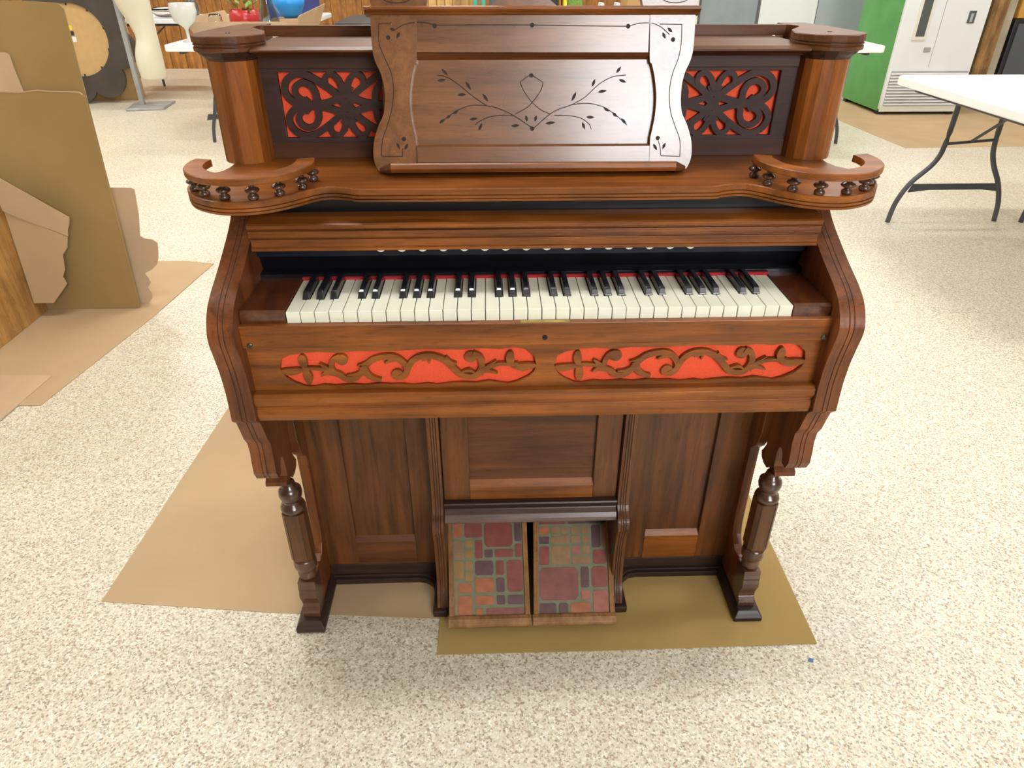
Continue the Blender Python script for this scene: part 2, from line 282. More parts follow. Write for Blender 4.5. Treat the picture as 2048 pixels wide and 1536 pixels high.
# side arms: thick boards with a scrolled, twice grooved front edge
front = spline([(.205, .951), (.165, .90), (.078, .855), (.010, .826), (-.020, .806), (-.037, .780), (-.039, .760), (-.034, .736), (-.027, .700), (-.024, .660), (-.0255, .625), (-.027, .604)], 5)
front = [(p.x, p.y) for p in front]+[(-.012, .590), (-.004, .565), (.002, .545), (.012, .528), (.0135, .505), (.010, .485), (.008, .460), (.016, .4425)]
NF = len(front)
under = [(.034, .4425), (.036, .455), (.046, .468), (.056, .464), (.061, .445), (.060, .412), (.050, .404), (.048, .3955), (.080, .3955), (.088, .386), (.105, .3845), (.121, .390), (.127, .402), (.119, .414), (.112, .428), (.113, .440), (.118, .451), (.132, .461), (.145, .470), (.145, .60), (.30, .60), (.30, .951)]
for s in (-1, 1):
    xs = [(.488, 0), (.5035, 0), (.5045, .0022), (.5055, 0), (.5115, 0), (.5125, .0022), (.5135, 0), (.530, 0)]
    rs = []
    for x_, ins in xs:
        r_ = []
        for i, (a, b_) in enumerate(front+under):
            r_.append((s*x_, a+(ins if i < NF else 0), b_))
        rs.append(r_)
    o = part(MB().rings(rs), 'arm', W['arm'], bevel=0)
    # two dark lines in the grooves
    for gx in (.5045, .5125):
        rr = [[(s*(gx-.0006), a-.0002+.0012, b_), (s*(gx+.0006), a-.0002+.0012, b_), (s*(gx+.0006), a+.003, b_), (s*(gx-.0006), a+.003, b_)] for a, b_ in front]
        P(MB().rings(rr).build('groove', M['groove'], o)); o.children[-1].location = (0, 0, 0)
    # moulding carried round the outside of the arm at apron height
    mm = MB()
    for z0, z1, d in ((.606, .618, .006), (.594, .606, .004), (.578, .594, .008)): mm.box(min(s*.53, s*(.53+d)), max(s*.53, s*(.53+d)), .006, .49, z0, z1)
    part(mm, 'side_moulding', W['brown'], bevel=.003)
    # upper case side
    part(MB().prism([(.20, .60), (.49, .60), (.49, .951), (.20, .951)], lambda a, b: (s*.4895, a, b), lambda a, b: (s*.5285, a, b)), 'case_side', W['brownz'])
    # lower case side with hollow front edge, standing on the runner
    low = [(.49, .029), (.50, .029), (.50, .60), (.115, .60), (.115, .455), (.118, .445), (.124, .425), (.130, .412), (.140, .402), (.149, .392), (.150, .30), (.149, .20), (.148, .172), (.142, .148), (.128, .130), (.110, .124), (.094, .130), (.083, .132), (.081, .029)]
    part(MB().prism(low, lambda a, b: (s*.4735, a, b), lambda a, b: (s*.494, a, b)), 'lower_side', W['arm'], bevel=.0015)
    # foot runner
    rn = MB().rings([[(s*.4609, .0114, .0028), (s*.5242, .0114, .0028), (s*.5242, .52, .0028), (s*.4609, .52, .0028)], [(s*.4609, .0114, .014), (s*.5242, .0114, .014), (s*.5242, .52, .014), (s*.4609, .52, .014)],
                     [(s*.4655, .017, .022), (s*.5195, .017, .022), (s*.5195, .52, .022), (s*.4655, .52, .022)], [(s*.470, .022, .0285), (s*.515, .022, .0285), (s*.515, .52, .0285), (s*.470, .52, .0285)]])
    part(rn, 'foot_runner', W['base'], bevel=.0015)
    # turned leg
    lg = MB(); cx_, cy_ = s*.4905, .063
    lg.lathe([(.012, .3955), (.014, .386), (.0175, .382), (.0225, .376), (.0235, .366), (.0215, .357), (.0175, .352), (.016, .347), (.0175, .343), (.0235, .338), (.0255, .331), (.0235, .3235), (.019, .3225), (.017, .31), (.017, .187), (.0235, .187), (.0225, .183), (.0245, .174), (.0235, .163), (.019, .156), (.0165, .151), (.0175, .146), (.0195, .143), (.0185, .136), (.019, .1315)], (cx_, cy_, 0), 28)
    legp = part(lg, 'leg', W['turned'], smooth=True)
    sh = MB(); q = .0225; c_ = .0085
    def octo(r, z): 
        a = r; b2 = r-c_
        return [(cx_+x_, cy_+y_, z) for x_, y_ in ((-b2, -a), (b2, -a), (a, -b2), (a, b2), (b2, a), (-b2, a), (-a, b2), (-a, -b2))]
    sh.rings([octo(.0225, .3225), octo(.0225, .195), octo(.0185, .186)])
    shf = sh.build('shaft', W['shaft'], legp, bevel=.0012)
    for bx in (-.014, .014): box('groove', M['groove'], shf, cx_+bx-.0006, cx_+bx+.0006, cy_-.0229, cy_-.022, .20, .318, bevel=0)
    prof = [(.083, .029), (.083, .1315), (.040, .1315), (.039, .120), (.0365, .112), (.038, .107), (.0345, .098), (.034, .088), (.040, .074), (.0435, .062), (.043, .052), (.036, .046), (.034, .040), (.034, .029)]
    MB().prism(prof, lambda a, b: (cx_-.0185, a, b), lambda a, b: (cx_+.0185, a, b)).build('foot_block', W['turned'], legp, bevel=.001)

# back and floor of the case
pbox('back_panel', W['brownz'], -.489, .489, .49, .50, .06, 1.15)
pbox('case_floor', W['brown'], -.473, .473, .17, .49, .035, .055)
# ---- lower front: framed panels either side of the pedals
def framed(xa, xb, z0, z1, y, px, pz, s=1):
    st = .013
    stiles = []
    f1 = MB().hexa([(xa, y, z0), (px[0], y, z0), (px[0], y+st, z0), (xa, y+st, z0)], [(xa, y, z1), (px[0], y, z1), (px[0], y+st, z1), (xa, y+st, z1)])
    part(f1, 'stile', W['brownz'], bevel=.001)
    part(MB().box(px[1], xb, y, y+st, z0, z1), 'stile', W['brownz'], bevel=.001)
    part(MB().rings([[(px[0], y, z0), (px[1], y, z0), (px[1], y+st, z0), (px[0], y+st, z0)], [(px[0], y, pz[0]-.012), (px[1], y, pz[0]-.012), (px[1], y+st, pz[0]-.012), (px[0], y+st, pz[0]-.012)], [(px[0], y+.0105, pz[0]), (px[1], y+.0105, pz[0]), (px[1], y+st, pz[0]), (px[0], y+st, pz[0])]]), 'rail', W['x'] if xa > 0 else W['brown'])
    pbox('panel', W['brownz'], px[0]-.004, px[1]+.004, y+.0105, y+.018, pz[0]-.01, z1, bevel=0)
framed(-.4735, -.215, .055, .60, .165, (-.402, -.264), (.137, 0))
framed(.215, .4735, .055, .60, .165, (.275, .402), (.137, 0))
# base boards with a quarter-round end running into the divider foot
for s in (-1, 1):
    bb = MB()
    bb.prism([(s*.461, .150), (s*.461, .176), (s*.20, .176), (s*.20, .062), (s*.219, .062), (s*.221, .11), (s*.228, .134), (s*.243, .147), (s*.262, .151)][::s], lambda a, b: (a, b, .0028), lambda a, b: (a, b, .018))
    bb.prism([(s*.472, .158), (s*.472, .176), (s*.20, .176), (s*.20, .09), (s*.213, .09), (s*.216, .115), (s*.224, .139), (s*.24, .153), (s*.262, .158)][::s], lambda a, b: (a, b, .018), lambda a, b: (a, b, .024))
    bb.prism([(s*.4735, .1635), (s*.4735, .178), (s*.215, .178), (s*.215, .1635)][::s], lambda a, b: (a, b, .024), lambda a, b: (a, b, .055))
    part(bb, 'base_board', W['base'], bevel=.0015)
    # divider board with scrolled grooved front edge
    dv = spline([(.106, .60), (.106, .40), (.106, .30), (.098, .272), (.078, .255), (.072, .235), (.080, .212), (.086, .17), (.086, .11), (.080, .07), (.066, .045), (.056, .022)], 5)
    rs = []
    for x_, ins in ((.188, 0), (.193, 0), (.1942, .002), (.1954, 0), (.198, 0), (.1992, .002), (.2004, 0), (.203, 0), (.2042, .002), (.2054, 0), (.212, 0)):
        rs.append([(s*x_, p.x+ins, p.y) for p in dv]+[(s*x_, .25, .022), (s*x_, .25, .60)])
    d_ = part(MB().rings(rs), 'divider', W['brownz'])
    for gx in (.1942, .1992, .2042):
        box_ = MB().rings([[(s*(gx-.0005), p.x+.0008, p.y), (s*(gx+.0005), p.x+.0008, p.y), (s*(gx+.0005), p.x+.003, p.y), (s*(gx-.0005), p.x+.003, p.y)] for p in dv]); box_.build('groove', M['groove'], d_)
    part(MB().box(min(s*.189, s*.222), max(s*.189, s*.222), .045, .16, .0028, .022), 'divider_foot', W['base'], bevel=.003)
# centre door
cf = .12
pbox('stile', W['brownz'], -.1865, -.130, cf, cf+.014, .288, .60); pbox('stile', W['brownz'], .134, .1865, cf, cf+.014, .288, .60)
part(MB().rings([[(-.130, cf, .288), (.134, cf, .288), (.134, cf+.014, .288), (-.130, cf+.014, .288)], [(-.130, cf, .322), (.134, cf, .322), (.134, cf+.014, .322), (-.130, cf+.014, .322)], [(-.130, cf+.011, .335), (.134, cf+.011, .335), (.134, cf+.014, .335), (-.130, cf+.014, .335)]]), 'rail', W['x'])
pbox('panel', W['brown'], -.133, .137, cf+.011, cf+.018, .322, .60, bevel=0)
gm = MB().rings([[(x_, y_, z_) for y_, z_ in ((.14, .289), (.106, .289), (.104, .286), (.108, .2835), (.104, .281), (.108, .2785), (.104, .276), (.108, .2735), (.106, .2705), (.14, .2695))] for x_ in (-.1865, .1865)])
part(gm, 'grooved_moulding', W['dark'])
rm = MB().rings([[(x_, y_, z_) for y_, z_ in ((.14, .2695), (.108, .2685), (.098, .264), (.092, .256), (.091, .248), (.096, .241), (.104, .238), (.14, .238))] for x_ in (-.1865, .1865)])
part(rm, 'pedal_rail', wood('sheen_rail', (.13, .08, .07), (.22, .15, .125), rough=.3), smooth=False, bevel=.001)  # paler base colour paints in the whitish sheen of window light
pbox('pedal_well', M['gap'], -.187, .187, .24, .25, .03, .60, bevel=0)
# knee swell tongue hanging below the apron
part(MB().prism([(-.075, .590), (-.055, .574), (-.034, .566), (-.010, .563), (.014, .566), (.034, .574), (.052, .588), (.052, .60), (-.075, .60)], lambda a, b: (a, .045, b), lambda a, b: (a, .055, b)), 'knee_lever', plain('bare_wood', (.33, .20, .08), .6, var=.1))

# ---- pedals with patchwork covering
RO, OR, YE, PU, TA, PK = (.255, .075, .06), (.40, .135, .065), (.33, .19, .075), (.13, .07, .075), (.31, .18, .095), (.36, .13, .10)
PR = (.24, .09, .08)
tmat = {}
def tm(c):
    if c not in tmat: tmat[c] = plain('patch_%d' % len(tmat), c, .42, var=.16, bump=.25, scale=45)
    return tmat[c]
grout = plain('patch_ground', (.19, .20, .125), .7, var=.12, scale=60)
LT = [(0, .0, .13, .16, OR), (.16, .0, .42, .16, RO), (.45, 0, .87, .27, RO), (.90, 0, 1, .21, PU), (0, .19, .13, .40, TA), (.16, .19, .28, .28, YE), (.16, .30, .28, .39, YE), (.31, .19, .42, .39, RO),
      (.45, .30, .57, .385, PU), (.60, .30, .87, .385, RO), (.90, .24, 1, .385, RO), (.0, .42, .13, .62, YE), (.16, .42, .27, .52, TA), (.16, .54, .27, .64, YE), (.30, .42, .57, .575, PU), (.61, .42, .73, .575, RO), (.77, .42, 1, .755, RO),
      (.30, .605, .57, .755, OR), (.61, .605, .73, .755, PU), (.06, .66, .25, .755, OR), (.05, .79, .25, 1, OR), (.0, .64, .035, 1, YE), (.30, .79, .57, .885, OR), (.61, .79, .73, .885, PU), (.77, .79, 1, .885, PU), (.30, .92, .41, 1, OR), (.45, .92, 1, 1, PR)]
RT = [(0, 0, .4, .03, RO), (.44, 0, 1, .03, PU), (0, .06, .15, .145, OR), (.18, .06, .30, .145, TA), (.33, .06, .45, .145, TA), (.48, .06, .61, .145, TA), (.64, .06, .76, .145, TA), (.79, .05, .92, .30, PU), (.95, .05, 1, .30, OR),
      (0, .17, .15, .25, PU), (.18, .17, .45, .25, TA), (.48, .17, .61, .25, TA), (.64, .17, .76, .25, TA), (0, .28, .15, .48, RO), (.18, .28, .46, .48, TA), (.49, .28, .61, .37, PK), (.64, .28, .76, .37, TA), (.49, .395, .76, .48, TA), (.80, .33, 1, .48, RO),
      (0, .51, .57, .855, PR), (.61, .51, .73, .73, PU), (.77, .51, 1, .73, RO), (.61, .76, .74, .855, PK), (.78, .76, 1, 1, PK), (0, .885, .24, 1, PU), (.28, .885, .41, 1, PU), (.45, .885, .74, 1, OR)]
def pedal(xa, xb, xta, xtb, tiles):
    O = Vector((0, .002, .035)); T = Vector((0, .2, .112)); TL = T.length; tn = T.normalized(); nn = Vector((0, -tn.z, tn.y))
    def f(u, v, h):   # u 0..1 across, v 0 (front) .. 1 (back), h along normal
        xl, xr = xa+(xta-xa)*v, xb+(xtb-xb)*v
        p = O+T*v+nn*h; return (xl+(xr-xl)*u, p.y, p.z)
    b = MB(); h0, h1 = -.014, .0
    b.hexa([f(0, 0, h0), f(1, 0, h0), f(1, 1, h0), f(0, 1, h0)], [f(0, 0, h1), f(1, 0, h1), f(1, 1, h1), f(0, 1, h1)])
    pd = part(b, 'pedal', grout)
    for u0, u1 in ((0, .062), (.938, 1)):
        MB().hexa([f(u0, 0, h1), f(u1, 0, h1), f(u1, 1, h1), f(u0, 1, h1)], [f(u0, 0, .0045), f(u1, 0, .0045), f(u1, 1, .0045), f(u0, 1, .0045)]).build('side_strip', W['light'], pd, bevel=.001)
    MB().rings([[(x_, y_, z_) for y_, z_ in ((.012, .046), (.003, .044), (-.006, .037), (-.007, .030), (-.002, .022), (.012, .020))] for x_ in (xa-.002, xb+.002)]).build('front_strip', W['light'], pd, bevel=.001)
    for (u0, v0, u1, v1, c) in tiles:
        a0, a1 = .075+u0*.85, .075+u1*.85; c0, c1 = .985-v1*.93, .985-v0*.93
        du, dv = .01, .007; r_ = .25*min(a1-a0, c1-c0)*.5
        lp = [(a0+r_, c0), (a1-r_, c0), (a1, c0+r_), (a1, c1-r_), (a1-r_, c1), (a0+r_, c1), (a0, c1-r_), (a0, c0+r_)]
        g = [tuple(p) for p in lp]
        MB().rings([[f(a, b2, 0) for a, b2 in g], [f(a, b2, .0012) for a, b2 in g]]).build('patch', tm(c), pd)
pedal(-.182, -.0025, -.190, -.003, LT)
pedal(.0045, .186, .013, .198, RT)

# ---- apron: slip rail, pierced fret board and lower moulding
pbox('key_slip', W['x'], -.489, .489, -.012, .003, .738, .779, bevel=.0015)
for x_ in (-.476, .480):
    s_ = part(MB().lathe([(.0045, 0), (.0045, .002), (.003, .003)], (0, 0, 0), 12), 'screw', M['iron']); s_.rotation_euler[0] = PI/2; s_.location = (x_, -.2615, .7445)
lk_ = part(MB().lathe([(.0045, 0), (.0045, .0012)], (0, 0, 0), 16), 'keyhole', M['gap']); lk_.rotation_euler[0] = PI/2; lk_.location = (.010, -.2618, .752)
pbox('brass_strip', M['brass'], -.030, .051, -.011, -.003, .7788, .7798, bevel=0)
fz0, fz1 = .640, .7385
def cart(cx_):   # scalloped oval outline of a pierced field
    top = [(0, 0), (.006, .020), (.02, .0275), (.045, .032), (.07, .0335), (.105, .031), (.13, .034), (.19, .033), (.25, .036), (.31, .034), (.345, .036), (.375, .034), (.40, .037), (.42, .033), (.434, .020), (.438, 0)]
    bot = [(.434, -.012), (.424, -.022), (.405, -.032), (.39, -.0365), (.375, -.034), (.355, -.030), (.335, -.034), (.31, -.0325), (.29, -.0335), (.265, -.037), (.25, -.034), (.225, -.037), (.205, -.034), (.185, -.0345), (.165, -.0325), (.14, -.0355), (.12, -.033), (.09, -.0355), (.07, -.033), (.052, -.037), (.037, -.0355), (.020, -.027), (.008, -.017)]
    return [(cx_+a, .6905+b) for a, b in top+bot]
loops = [[(-.489, fz0), (.489, fz0), (.489, fz1), (-.489, fz1)], cart(-.440), cart(.028)]
me = holes_plate(loops, .009, lambda u, v, h: (u, .009-h, v))
fb = P(link(me, 'fret_board', W['x'], ORG))
def carve(cx_):
    k = .438/1915.
    def F(L): return [((a-72)*k+cx_, .6905+(205-b)*k) for a, b in L]
    mb = MB(); f = lambda u, v, h: (u, .0095-h, v); K = [0]
    def st(L, wd, n=7):
        L = spline([(*p, 0) for p in F(L)], n); K[0] += 1; mb.rings(ribbon([(p.x, p.y) for p in L], wd, f, (0, .0072+.00012*K[0])))
    def tw(a, b, c=None):  # tapered widths
        return lambda t: (a+(b-a)*t) if c is None else (a+(c-a)*t*2 if t < .5 else c+(b-c)*(t*2-1))
    pet = lambda a: (lambda t: .002+a*math.sin(PI*min(1, max(0, t)))**.7)
    def ball(x_, y_, r=.0095):
        p = F([(x_, y_)])[0]; mb.rings([[f(p[0]+r*math.cos(2*PI*i/14), p[1]+r*math.sin(2*PI*i/14), h) for i in range(14)] for h in (0, .0071)])
    st([(250, 88), (250, 150), (258, 210)], pet(.0125)); st([(258, 210), (270, 280), (268, 345)], pet(.0125)); st([(72, 225), (150, 232), (250, 215)], pet(.0115))
    st([(250, 207), (330, 207), (400, 218), (450, 240)], .0065)
    st([(372, 165), (410, 200), (450, 245)], tw(.002, .014)); st([(368, 272), (410, 245), (470, 240)], tw(.002, .015))
    st([(440, 240), (500, 260), (550, 300), (610, 300), (665, 255), (705, 195), (765, 140), (850, 115), (930, 118), (990, 165), (1015, 220), (1000, 270), (955, 300)], .0105, 8)
    ball(940, 272, .0105); st([(1000, 160), (930, 135), (850, 170)], tw(.004, .002, .009))
    st([(480, 262), (455, 200), (480, 130), (530, 100)], .0085); ball(537, 135, .0105)
    st([(560, 270), (620, 262), (675, 235)], tw(.003, .006)); st([(645, 185), (700, 170), (760, 140)], tw(.001, .008))
    st([(690, 190), (715, 260), (760, 300), (815, 315)], tw(.013, .007))
    st([(1010, 250), (1035, 190), (1070, 145), (1130, 115), (1210, 112), (1290, 145), (1350, 200), (1410, 270), (1470, 295), (1530, 285), (1570, 235), (1578, 180), (1560, 125), (1510, 98)], .0105, 8)
    ball(1495, 128, .0105); st([(1130, 140), (1190, 130), (1185, 175)], tw(.008, .002)); st([(1300, 130), (1340, 165), (1390, 180)], tw(.010, .002))
    st([(1420, 255), (1480, 240), (1525, 262)], tw(.003, .002, .006))
    st([(1560, 270), (1600, 225), (1685, 160)], tw(.014, .001)); st([(1560, 250), (1620, 245), (1695, 270)], tw(.012, .002)); st([(1560, 240), (1640, 210), (1700, 190), (1790, 190), (1850, 190)], .0065)
    st([(1790, 80), (1790, 140), (1790, 200)], pet(.0125)); st([(1790, 190), (1860, 215), (1920, 212), (1985, 200)], pet(.0125)); 
    return mb
for cx_ in (-.440, .028):
    carve(cx_).build('fret_carving', W['x'], fb)
pbox('fret_cloth', M['cloth'], -.460, .480, .0095, .011, .648, .733, bevel=0)
lm = MB().rings([[(x_, y_, z_) for y_, z_ in ((.011, .6505), (-.013, .6495), (-.019, .644), (-.020, .634), (-.016, .627), (-.012, .622), (-.015, .619), (-.017, .610), (-.016, .602), (-.012, .594), (.011, .594))] for x_ in (-.488, .488)])
part(lm, 'apron_moulding', W['x'], bevel=.0008)
pbox('key_frame', W['brown'], -.488, .488, .011, .45, .60, .66, bevel=0)

# ---- keyboard
KB = pbox('key_bed', M['gap'], -.488, .488, .004, .30, .735, .776, bevel=0)
red = box('felt', M['felt'], KB, -.413, .425, .1295, .1345, .776, .8035, bevel=0)
W0, WW = -.4125, .8350/36
blacks_after = {0: 1, 1: 1, 2: 1, 4: 1, 5: 1}   # pattern from F: F# G# A# | C# D#
bw = .0118; xb_list = []
def black_after(i): return (i % 7) in (0, 1, 2, 4, 5)
for i in range(36):
    x0 = W0+i*WW+.0007; x1 = W0+(i+1)*WW-.0007
    nl = bw/2 if i > 0 and black_after(i-1) else 0; nr = bw/2 if (i < 35 and black_after(i)) else 0
    dz = random.uniform(-.0006, .0004); yf = random.uniform(-.0006, .0006)
    poly = [(x0, yf), (x1, yf)]
    if nr: poly += [(x1, .048), (x1-nr-.0004, .048), (x1-nr-.0004, .131)]
    else: poly += [(x1, .131)]
    if nl: poly += [(x0+nl+.0004, .131), (x0+nl+.0004, .048), (x0, .048)]
    else: poly += [(x0, .131)]
    key = MB().prism(poly, lambda a, b: (a, b, .7785), lambda a, b: (a, b, .7985+dz)).build('white_key', M['ivory'], KB, bevel=.0005, seg=1)
    if nr: xb_list.append(x1+.0007)
bm_key = None
for xb in xb_list:
    h = bw/2
    mb = MB().rings([[(-h*k+ (0), y0, z0) if False else (sx*h*k, yy, zz) for sx, yy, zz in ((-1, y0, z0), (1, y0, z0), (1, .130, z0), (-1, .130, z0))] for k, y0, z0 in ((1, .0485, .779), (1, .0485, .7995), (.95, .0500, .802), (.80, .0535, .8085), (.66, .058, .8108))])
    if bm_key is None: bm_key = pyd(mb.v, mb.f); bm_key.materials.append(M['ebony'])
    o = bpy.data.objects.new('black_key', bm_key); COL.objects.link(o); o.parent = KB; o.location = (xb, 0, 0)
    bv = o.modifiers.new('bevel', 'BEVEL'); bv.width = .0008; bv.segments = 2
for s in (-1, 1):   # mahogany cheek blocks at both ends of the keys
    xi = .4135 if s < 0 else .4235
    part(MB().rings([[(s*xi, y_, z_) if k == 0 else (s*.487, y_, z_) for y_, z_ in ((-.001, .776), (-.001, .797), (.004, .8005), (.150, .8005), (.150, .776))] for k in (0, 1)]), 'cheek_block', W['red'], bevel=.001)
# black name board, stop board with ivory faced stops
part(MB().rings([[(x_, y_, z_) for y_, z_ in ((.136, .798), (.136, .8075), (.139, .809), (.158, .8095), (.150, .832), (.148, .838), (.1415, .90), (.1395, .922), (.1395, .947), (.20, .947), (.20, .798))] for x_ in (-.488, .488)]), 'name_board', M['black'])  # black strip above the lid also stands for the shelf's shadow
sb = MB().rings([[(x_, y_, z_) for y_, z_ in ((.1470, .838), (.136, .841), (.1335, .862), (.1335, .885), (.1400, .887))] for x_ in (-.487, .487)])
sbo = part(sb, 'stop_board', plain('stop_board_black', (.006, .008, .02), .4, spec=.4))
for i in range(16):
    sx_ = -.266+i*(.536/15)
    o = MB().lathe([(.0045, 0), (.0045, .012), (.0095, .014), (.0105, .018), (.0095, .0215)], (0, 0, 0), 18).build('stop_knob', M['ebony'], sbo, smooth=False)
    o.location = (sx_, .1335, .8655); o.rotation_euler[0] = PI/2
    f_ = MB().lathe([(.0088, .0212), (.0086, .0222)], (0, 0, 0), 18).build('stop_face', M['ivory'], o)
# ---- lid: sloping board with moulded front edge
ld = MB().rings([[(x_, y_, z_) for y_, z_ in ((.139, .9195), (.115, .9185), (.093, .9145), (.0895, .912), (.0895, .9065), (.093, .9045), (.0975, .9038), (.0975, .9022), (.092, .9012), (.092, .8985), (.0905, .896), (.0905, .891), (.096, .8885), (.101, .8875), (.101, .886), (.0975, .8852), (.0975, .8735), (.094, .871), (.094, .8665), (.098, .865), (.112, .865), (.112, .90), (.139, .910))] for x_ in (-.4795, .4835)])
part(ld, 'lid', W['x'], bevel=.0005)

# ---- big shelf with lobed ends
half = [(0, .094), (.15, .094), (.290, .095), (.302, .098), (.3025, .1015), (.316, .106), (.330, .110), (.348, .109), (.367, .094), (.39, .068), (.415, .047), (.445, .034), (.480, .031), (.510, .041), (.540, .063), (.560, .092), (.571, .120), (.574, .145), (.569, .175), (.557, .200), (.545, .215), (.540, .24), (.540, .50)]
hp = [half[0], half[1], half[2], half[3], half[4]]+[(p.x, p.y) for p in spline([(*p, 0) for p in half[5:21]], 4)]+[half[21], half[22]]
out = [(-a, b) for a, b in hp[::-1]]+hp[1:]
sf = stack(out, [(.9475, .004), (.9485, .001), (.9522, .0), (.9526, .0035), (.9538, .0035), (.9542, 0), (.9580, 0), (.9584, .0035), (.9596, .0035), (.96, 0), (.9685, 0), (.970, .0015)])
part(sf, 'shelf', W['x'])
# galleries: curved rails on turned spindles
for s in (-1, 1):
    cx_, cy_ = s*.461, .117
    ang = [math.radians(a) for a in range(-196, 15, 5)]
    def rp(r, a, z): return (cx_+s*(-r*math.cos(a)), cy_+r*math.sin(a), z)
    rs = []
    for a in ang:
        rs.append([rp(.071, a, .9975), rp(.0995, a, .9975), rp(.1005, a, .999), rp(.1005, a, 1.007), rp(.099, a, 1.0085), rp(.0715, a, 1.0085)])
    rs = []
    for i, a in enumerate([math.radians(x_) for x_ in range(-16, 197, 4)]):
        ca, sa = math.cos(a), -math.sin(a)
        rs.append([(cx_+s*r*ca, cy_+r*sa, z) for r, z in ((.071, .9975), (.0995, .9975), (.1005, .999), (.1005, 1.007), (.099, 1.0085), (.0715, 1.0085))])
    gr = part(MB().rings(rs), 'gallery_rail', W['y'] if False else W['x'])
    for (sx_, sy_) in ((.549, .095), (.523, .064), (.486, .045), (.442, .044), (.407, .064), (.379, .098), (.372, .146)):
        MB().lathe([(.0065, .9700), (.0082, .9718), (.0086, .9745), (.0072, .9775), (.0042, .9790), (.0050, .9802), (.0095, .9820), (.0114, .9845), (.0100, .9872), (.0055, .9892), (.0038, .9908), (.0055, .9930), (.0080, .9965), (.0085, .998)], (s*sx_, sy_, 0), 18).build('spindle', W['turned'], gr, smooth=True)

# ---- upper case: corner columns, caps, fret panel, top shelf and fence
for s in (-1, 1):
    cx_, cy_ = s*.518, .300
    # column: half round front, flat flanks running back
    def colring(r, z, k=1.0):
        pts = [(cx_+s*r, .40)] 
        arc = [(cx_+s*r*math.cos(a), cy_-r*math.sin(a)) for a in [math.radians(d) for d in (0, 22, 45, 67, 90, 113, 136, 158, 180)]]
        return [(a, b, z) for a, b in [(cx_+s*r, .48)]+arc+[(cx_-s*r, .48)]]
    col = part(MB().rings([colring(.044, .9702), colring(.043, 1.06), colring(.0430, 1.146)]), 'column', W['z'])
    bell = part(MB().rings([colring(.0435, 1.139), colring(.046, 1.143), colring(.052, 1.148), colring(.0545, 1.1525), colring(.056, 1.1535)]), 'column_capital', W['dark'])
    def capring(r, z):
        arc = [(cx_+s*r*math.cos(a), cy_-r*math.sin(a)) for a in [math.radians(d) for d in range(-12, 205, 12)]]
        tail = [(cx_-s*.050, .345), (cx_-s*.026, .385), (cx_-s*.006, .420), (cx_-s*.012, .452), (cx_-s*.020, .456), (cx_-s*.020, .50), (s*.550, .50), (s*.570, .40)]
        return [(a, b, z) for a, b in arc+tail]
    cp = part(MB().rings([capring(.0585, 1.1535), capring(.0595, 1.1545), capring(.0595, 1.160), capring(.0570, 1.1608), capring(.0570, 1.1622), capring(.0595, 1.163), capring(.0595, 1.165), capring(.0572, 1.1658), capring(.0572, 1.167), capring(.0602, 1.1677), capring(.0602, 1.1770), capring(.0590, 1.1785)]), 'column_cap', W['brown'])
    sc = MB().lathe([(.0042, 1.1785), (.004, 1.1797), (.002, 1.180)], (cx_, cy_, 0), 12).build('screw', M['iron'], cp)
pbox('upper_back', W['brownz'], -.50, .50, .47, .485, .971, 1.152)
# pierced panel
fx = [(-.447, -.216), (.216, .447)]; z0, z1 = 1.006, 1.118
loops = [[(-.476, .9705), (.476, .9705), (.476, 1.1465), (-.476, 1.1465)]]+[[(a, z0), (b, z0), (b, z1), (a, z1)] for a, b in fx]
up = P(link(holes_plate(loops, .010, lambda u, v, h: (u, .3100-h, v)), 'fret_panel', W['purple'], ORG))
pbox('lower_rail', wood('lower_rail_wood', (.045, .014, .006), (.10, .034, .014), rough=.5, coat=0), -.4745, .4745, .2975, .2995, .9705, .999, bevel=.0006)
pbox('fret_cloth', M['cloth'], -.46, -.20, .3105, .312, .995, 1.13, bevel=0); pbox('fret_cloth', M['cloth'], .20, .46, .3105, .312, .995, 1.13, bevel=0)
def scrollwork(xa, xb):
    cx_, cz_ = (xa+xb)/2, (z0+z1)/2; hx, hz = (xb-xa)/2, (z1-z0)/2; mb = MB(); f = lambda u, v, h: (u, .3095-h, v); K = [0]
    def st(L, wd, n=7):
        for sx in (-1, 1):
            for sz in (-1, 1):
                Q = spline([(cx_+sx*u*hx, cz_+sz*v*hz, 0) for u, v in L], n); K[0] += 1; mb.rings(ribbon([(p.x, p.y) for p in Q], wd, f, (0, .0075+.0001*K[0])))
    w_ = .0118
    # outer sweep from the crossing over and round the scroll to the middle bar
    st([(-.12, -.22), (.04, .12), (.18, .40), (.34, .64), (.52, .86), (.69, .94), (.86, .77), (.925, .46), (.86, .19), (.72, .0)], w_, 8)
    # middle bar curving into the crossing
    st([(.76, .0), (.58, .02), (.42, .03), (.26, .10), (.10, .22), (-.03, .40), (-.08, .56)], w_, 7)
    # scroll coil
    st([(.42, .03), (.455, .20), (.46, .38), (.52, .59), (.645, .68), (.755, .54), (.765, .34), (.70, .19), (.62, .15), (.585, .21)], lambda t: w_*(1.0-.2*t), 8)
    # small paired hooks at top and bottom centre
    st([(-.03, .42), (.05, .62), (.10, .80), (.18, .93), (.27, .86), (.295, .70), (.27, .55)], lambda t: w_*(.9-.15*t), 7)
    st([(.0, .40), (-.04, .52), (-.08, .78)], w_*.8, 6)
    return mb
for a, b in fx: scrollwork(a, b).build('fret_scrollwork', W['purple'], up)
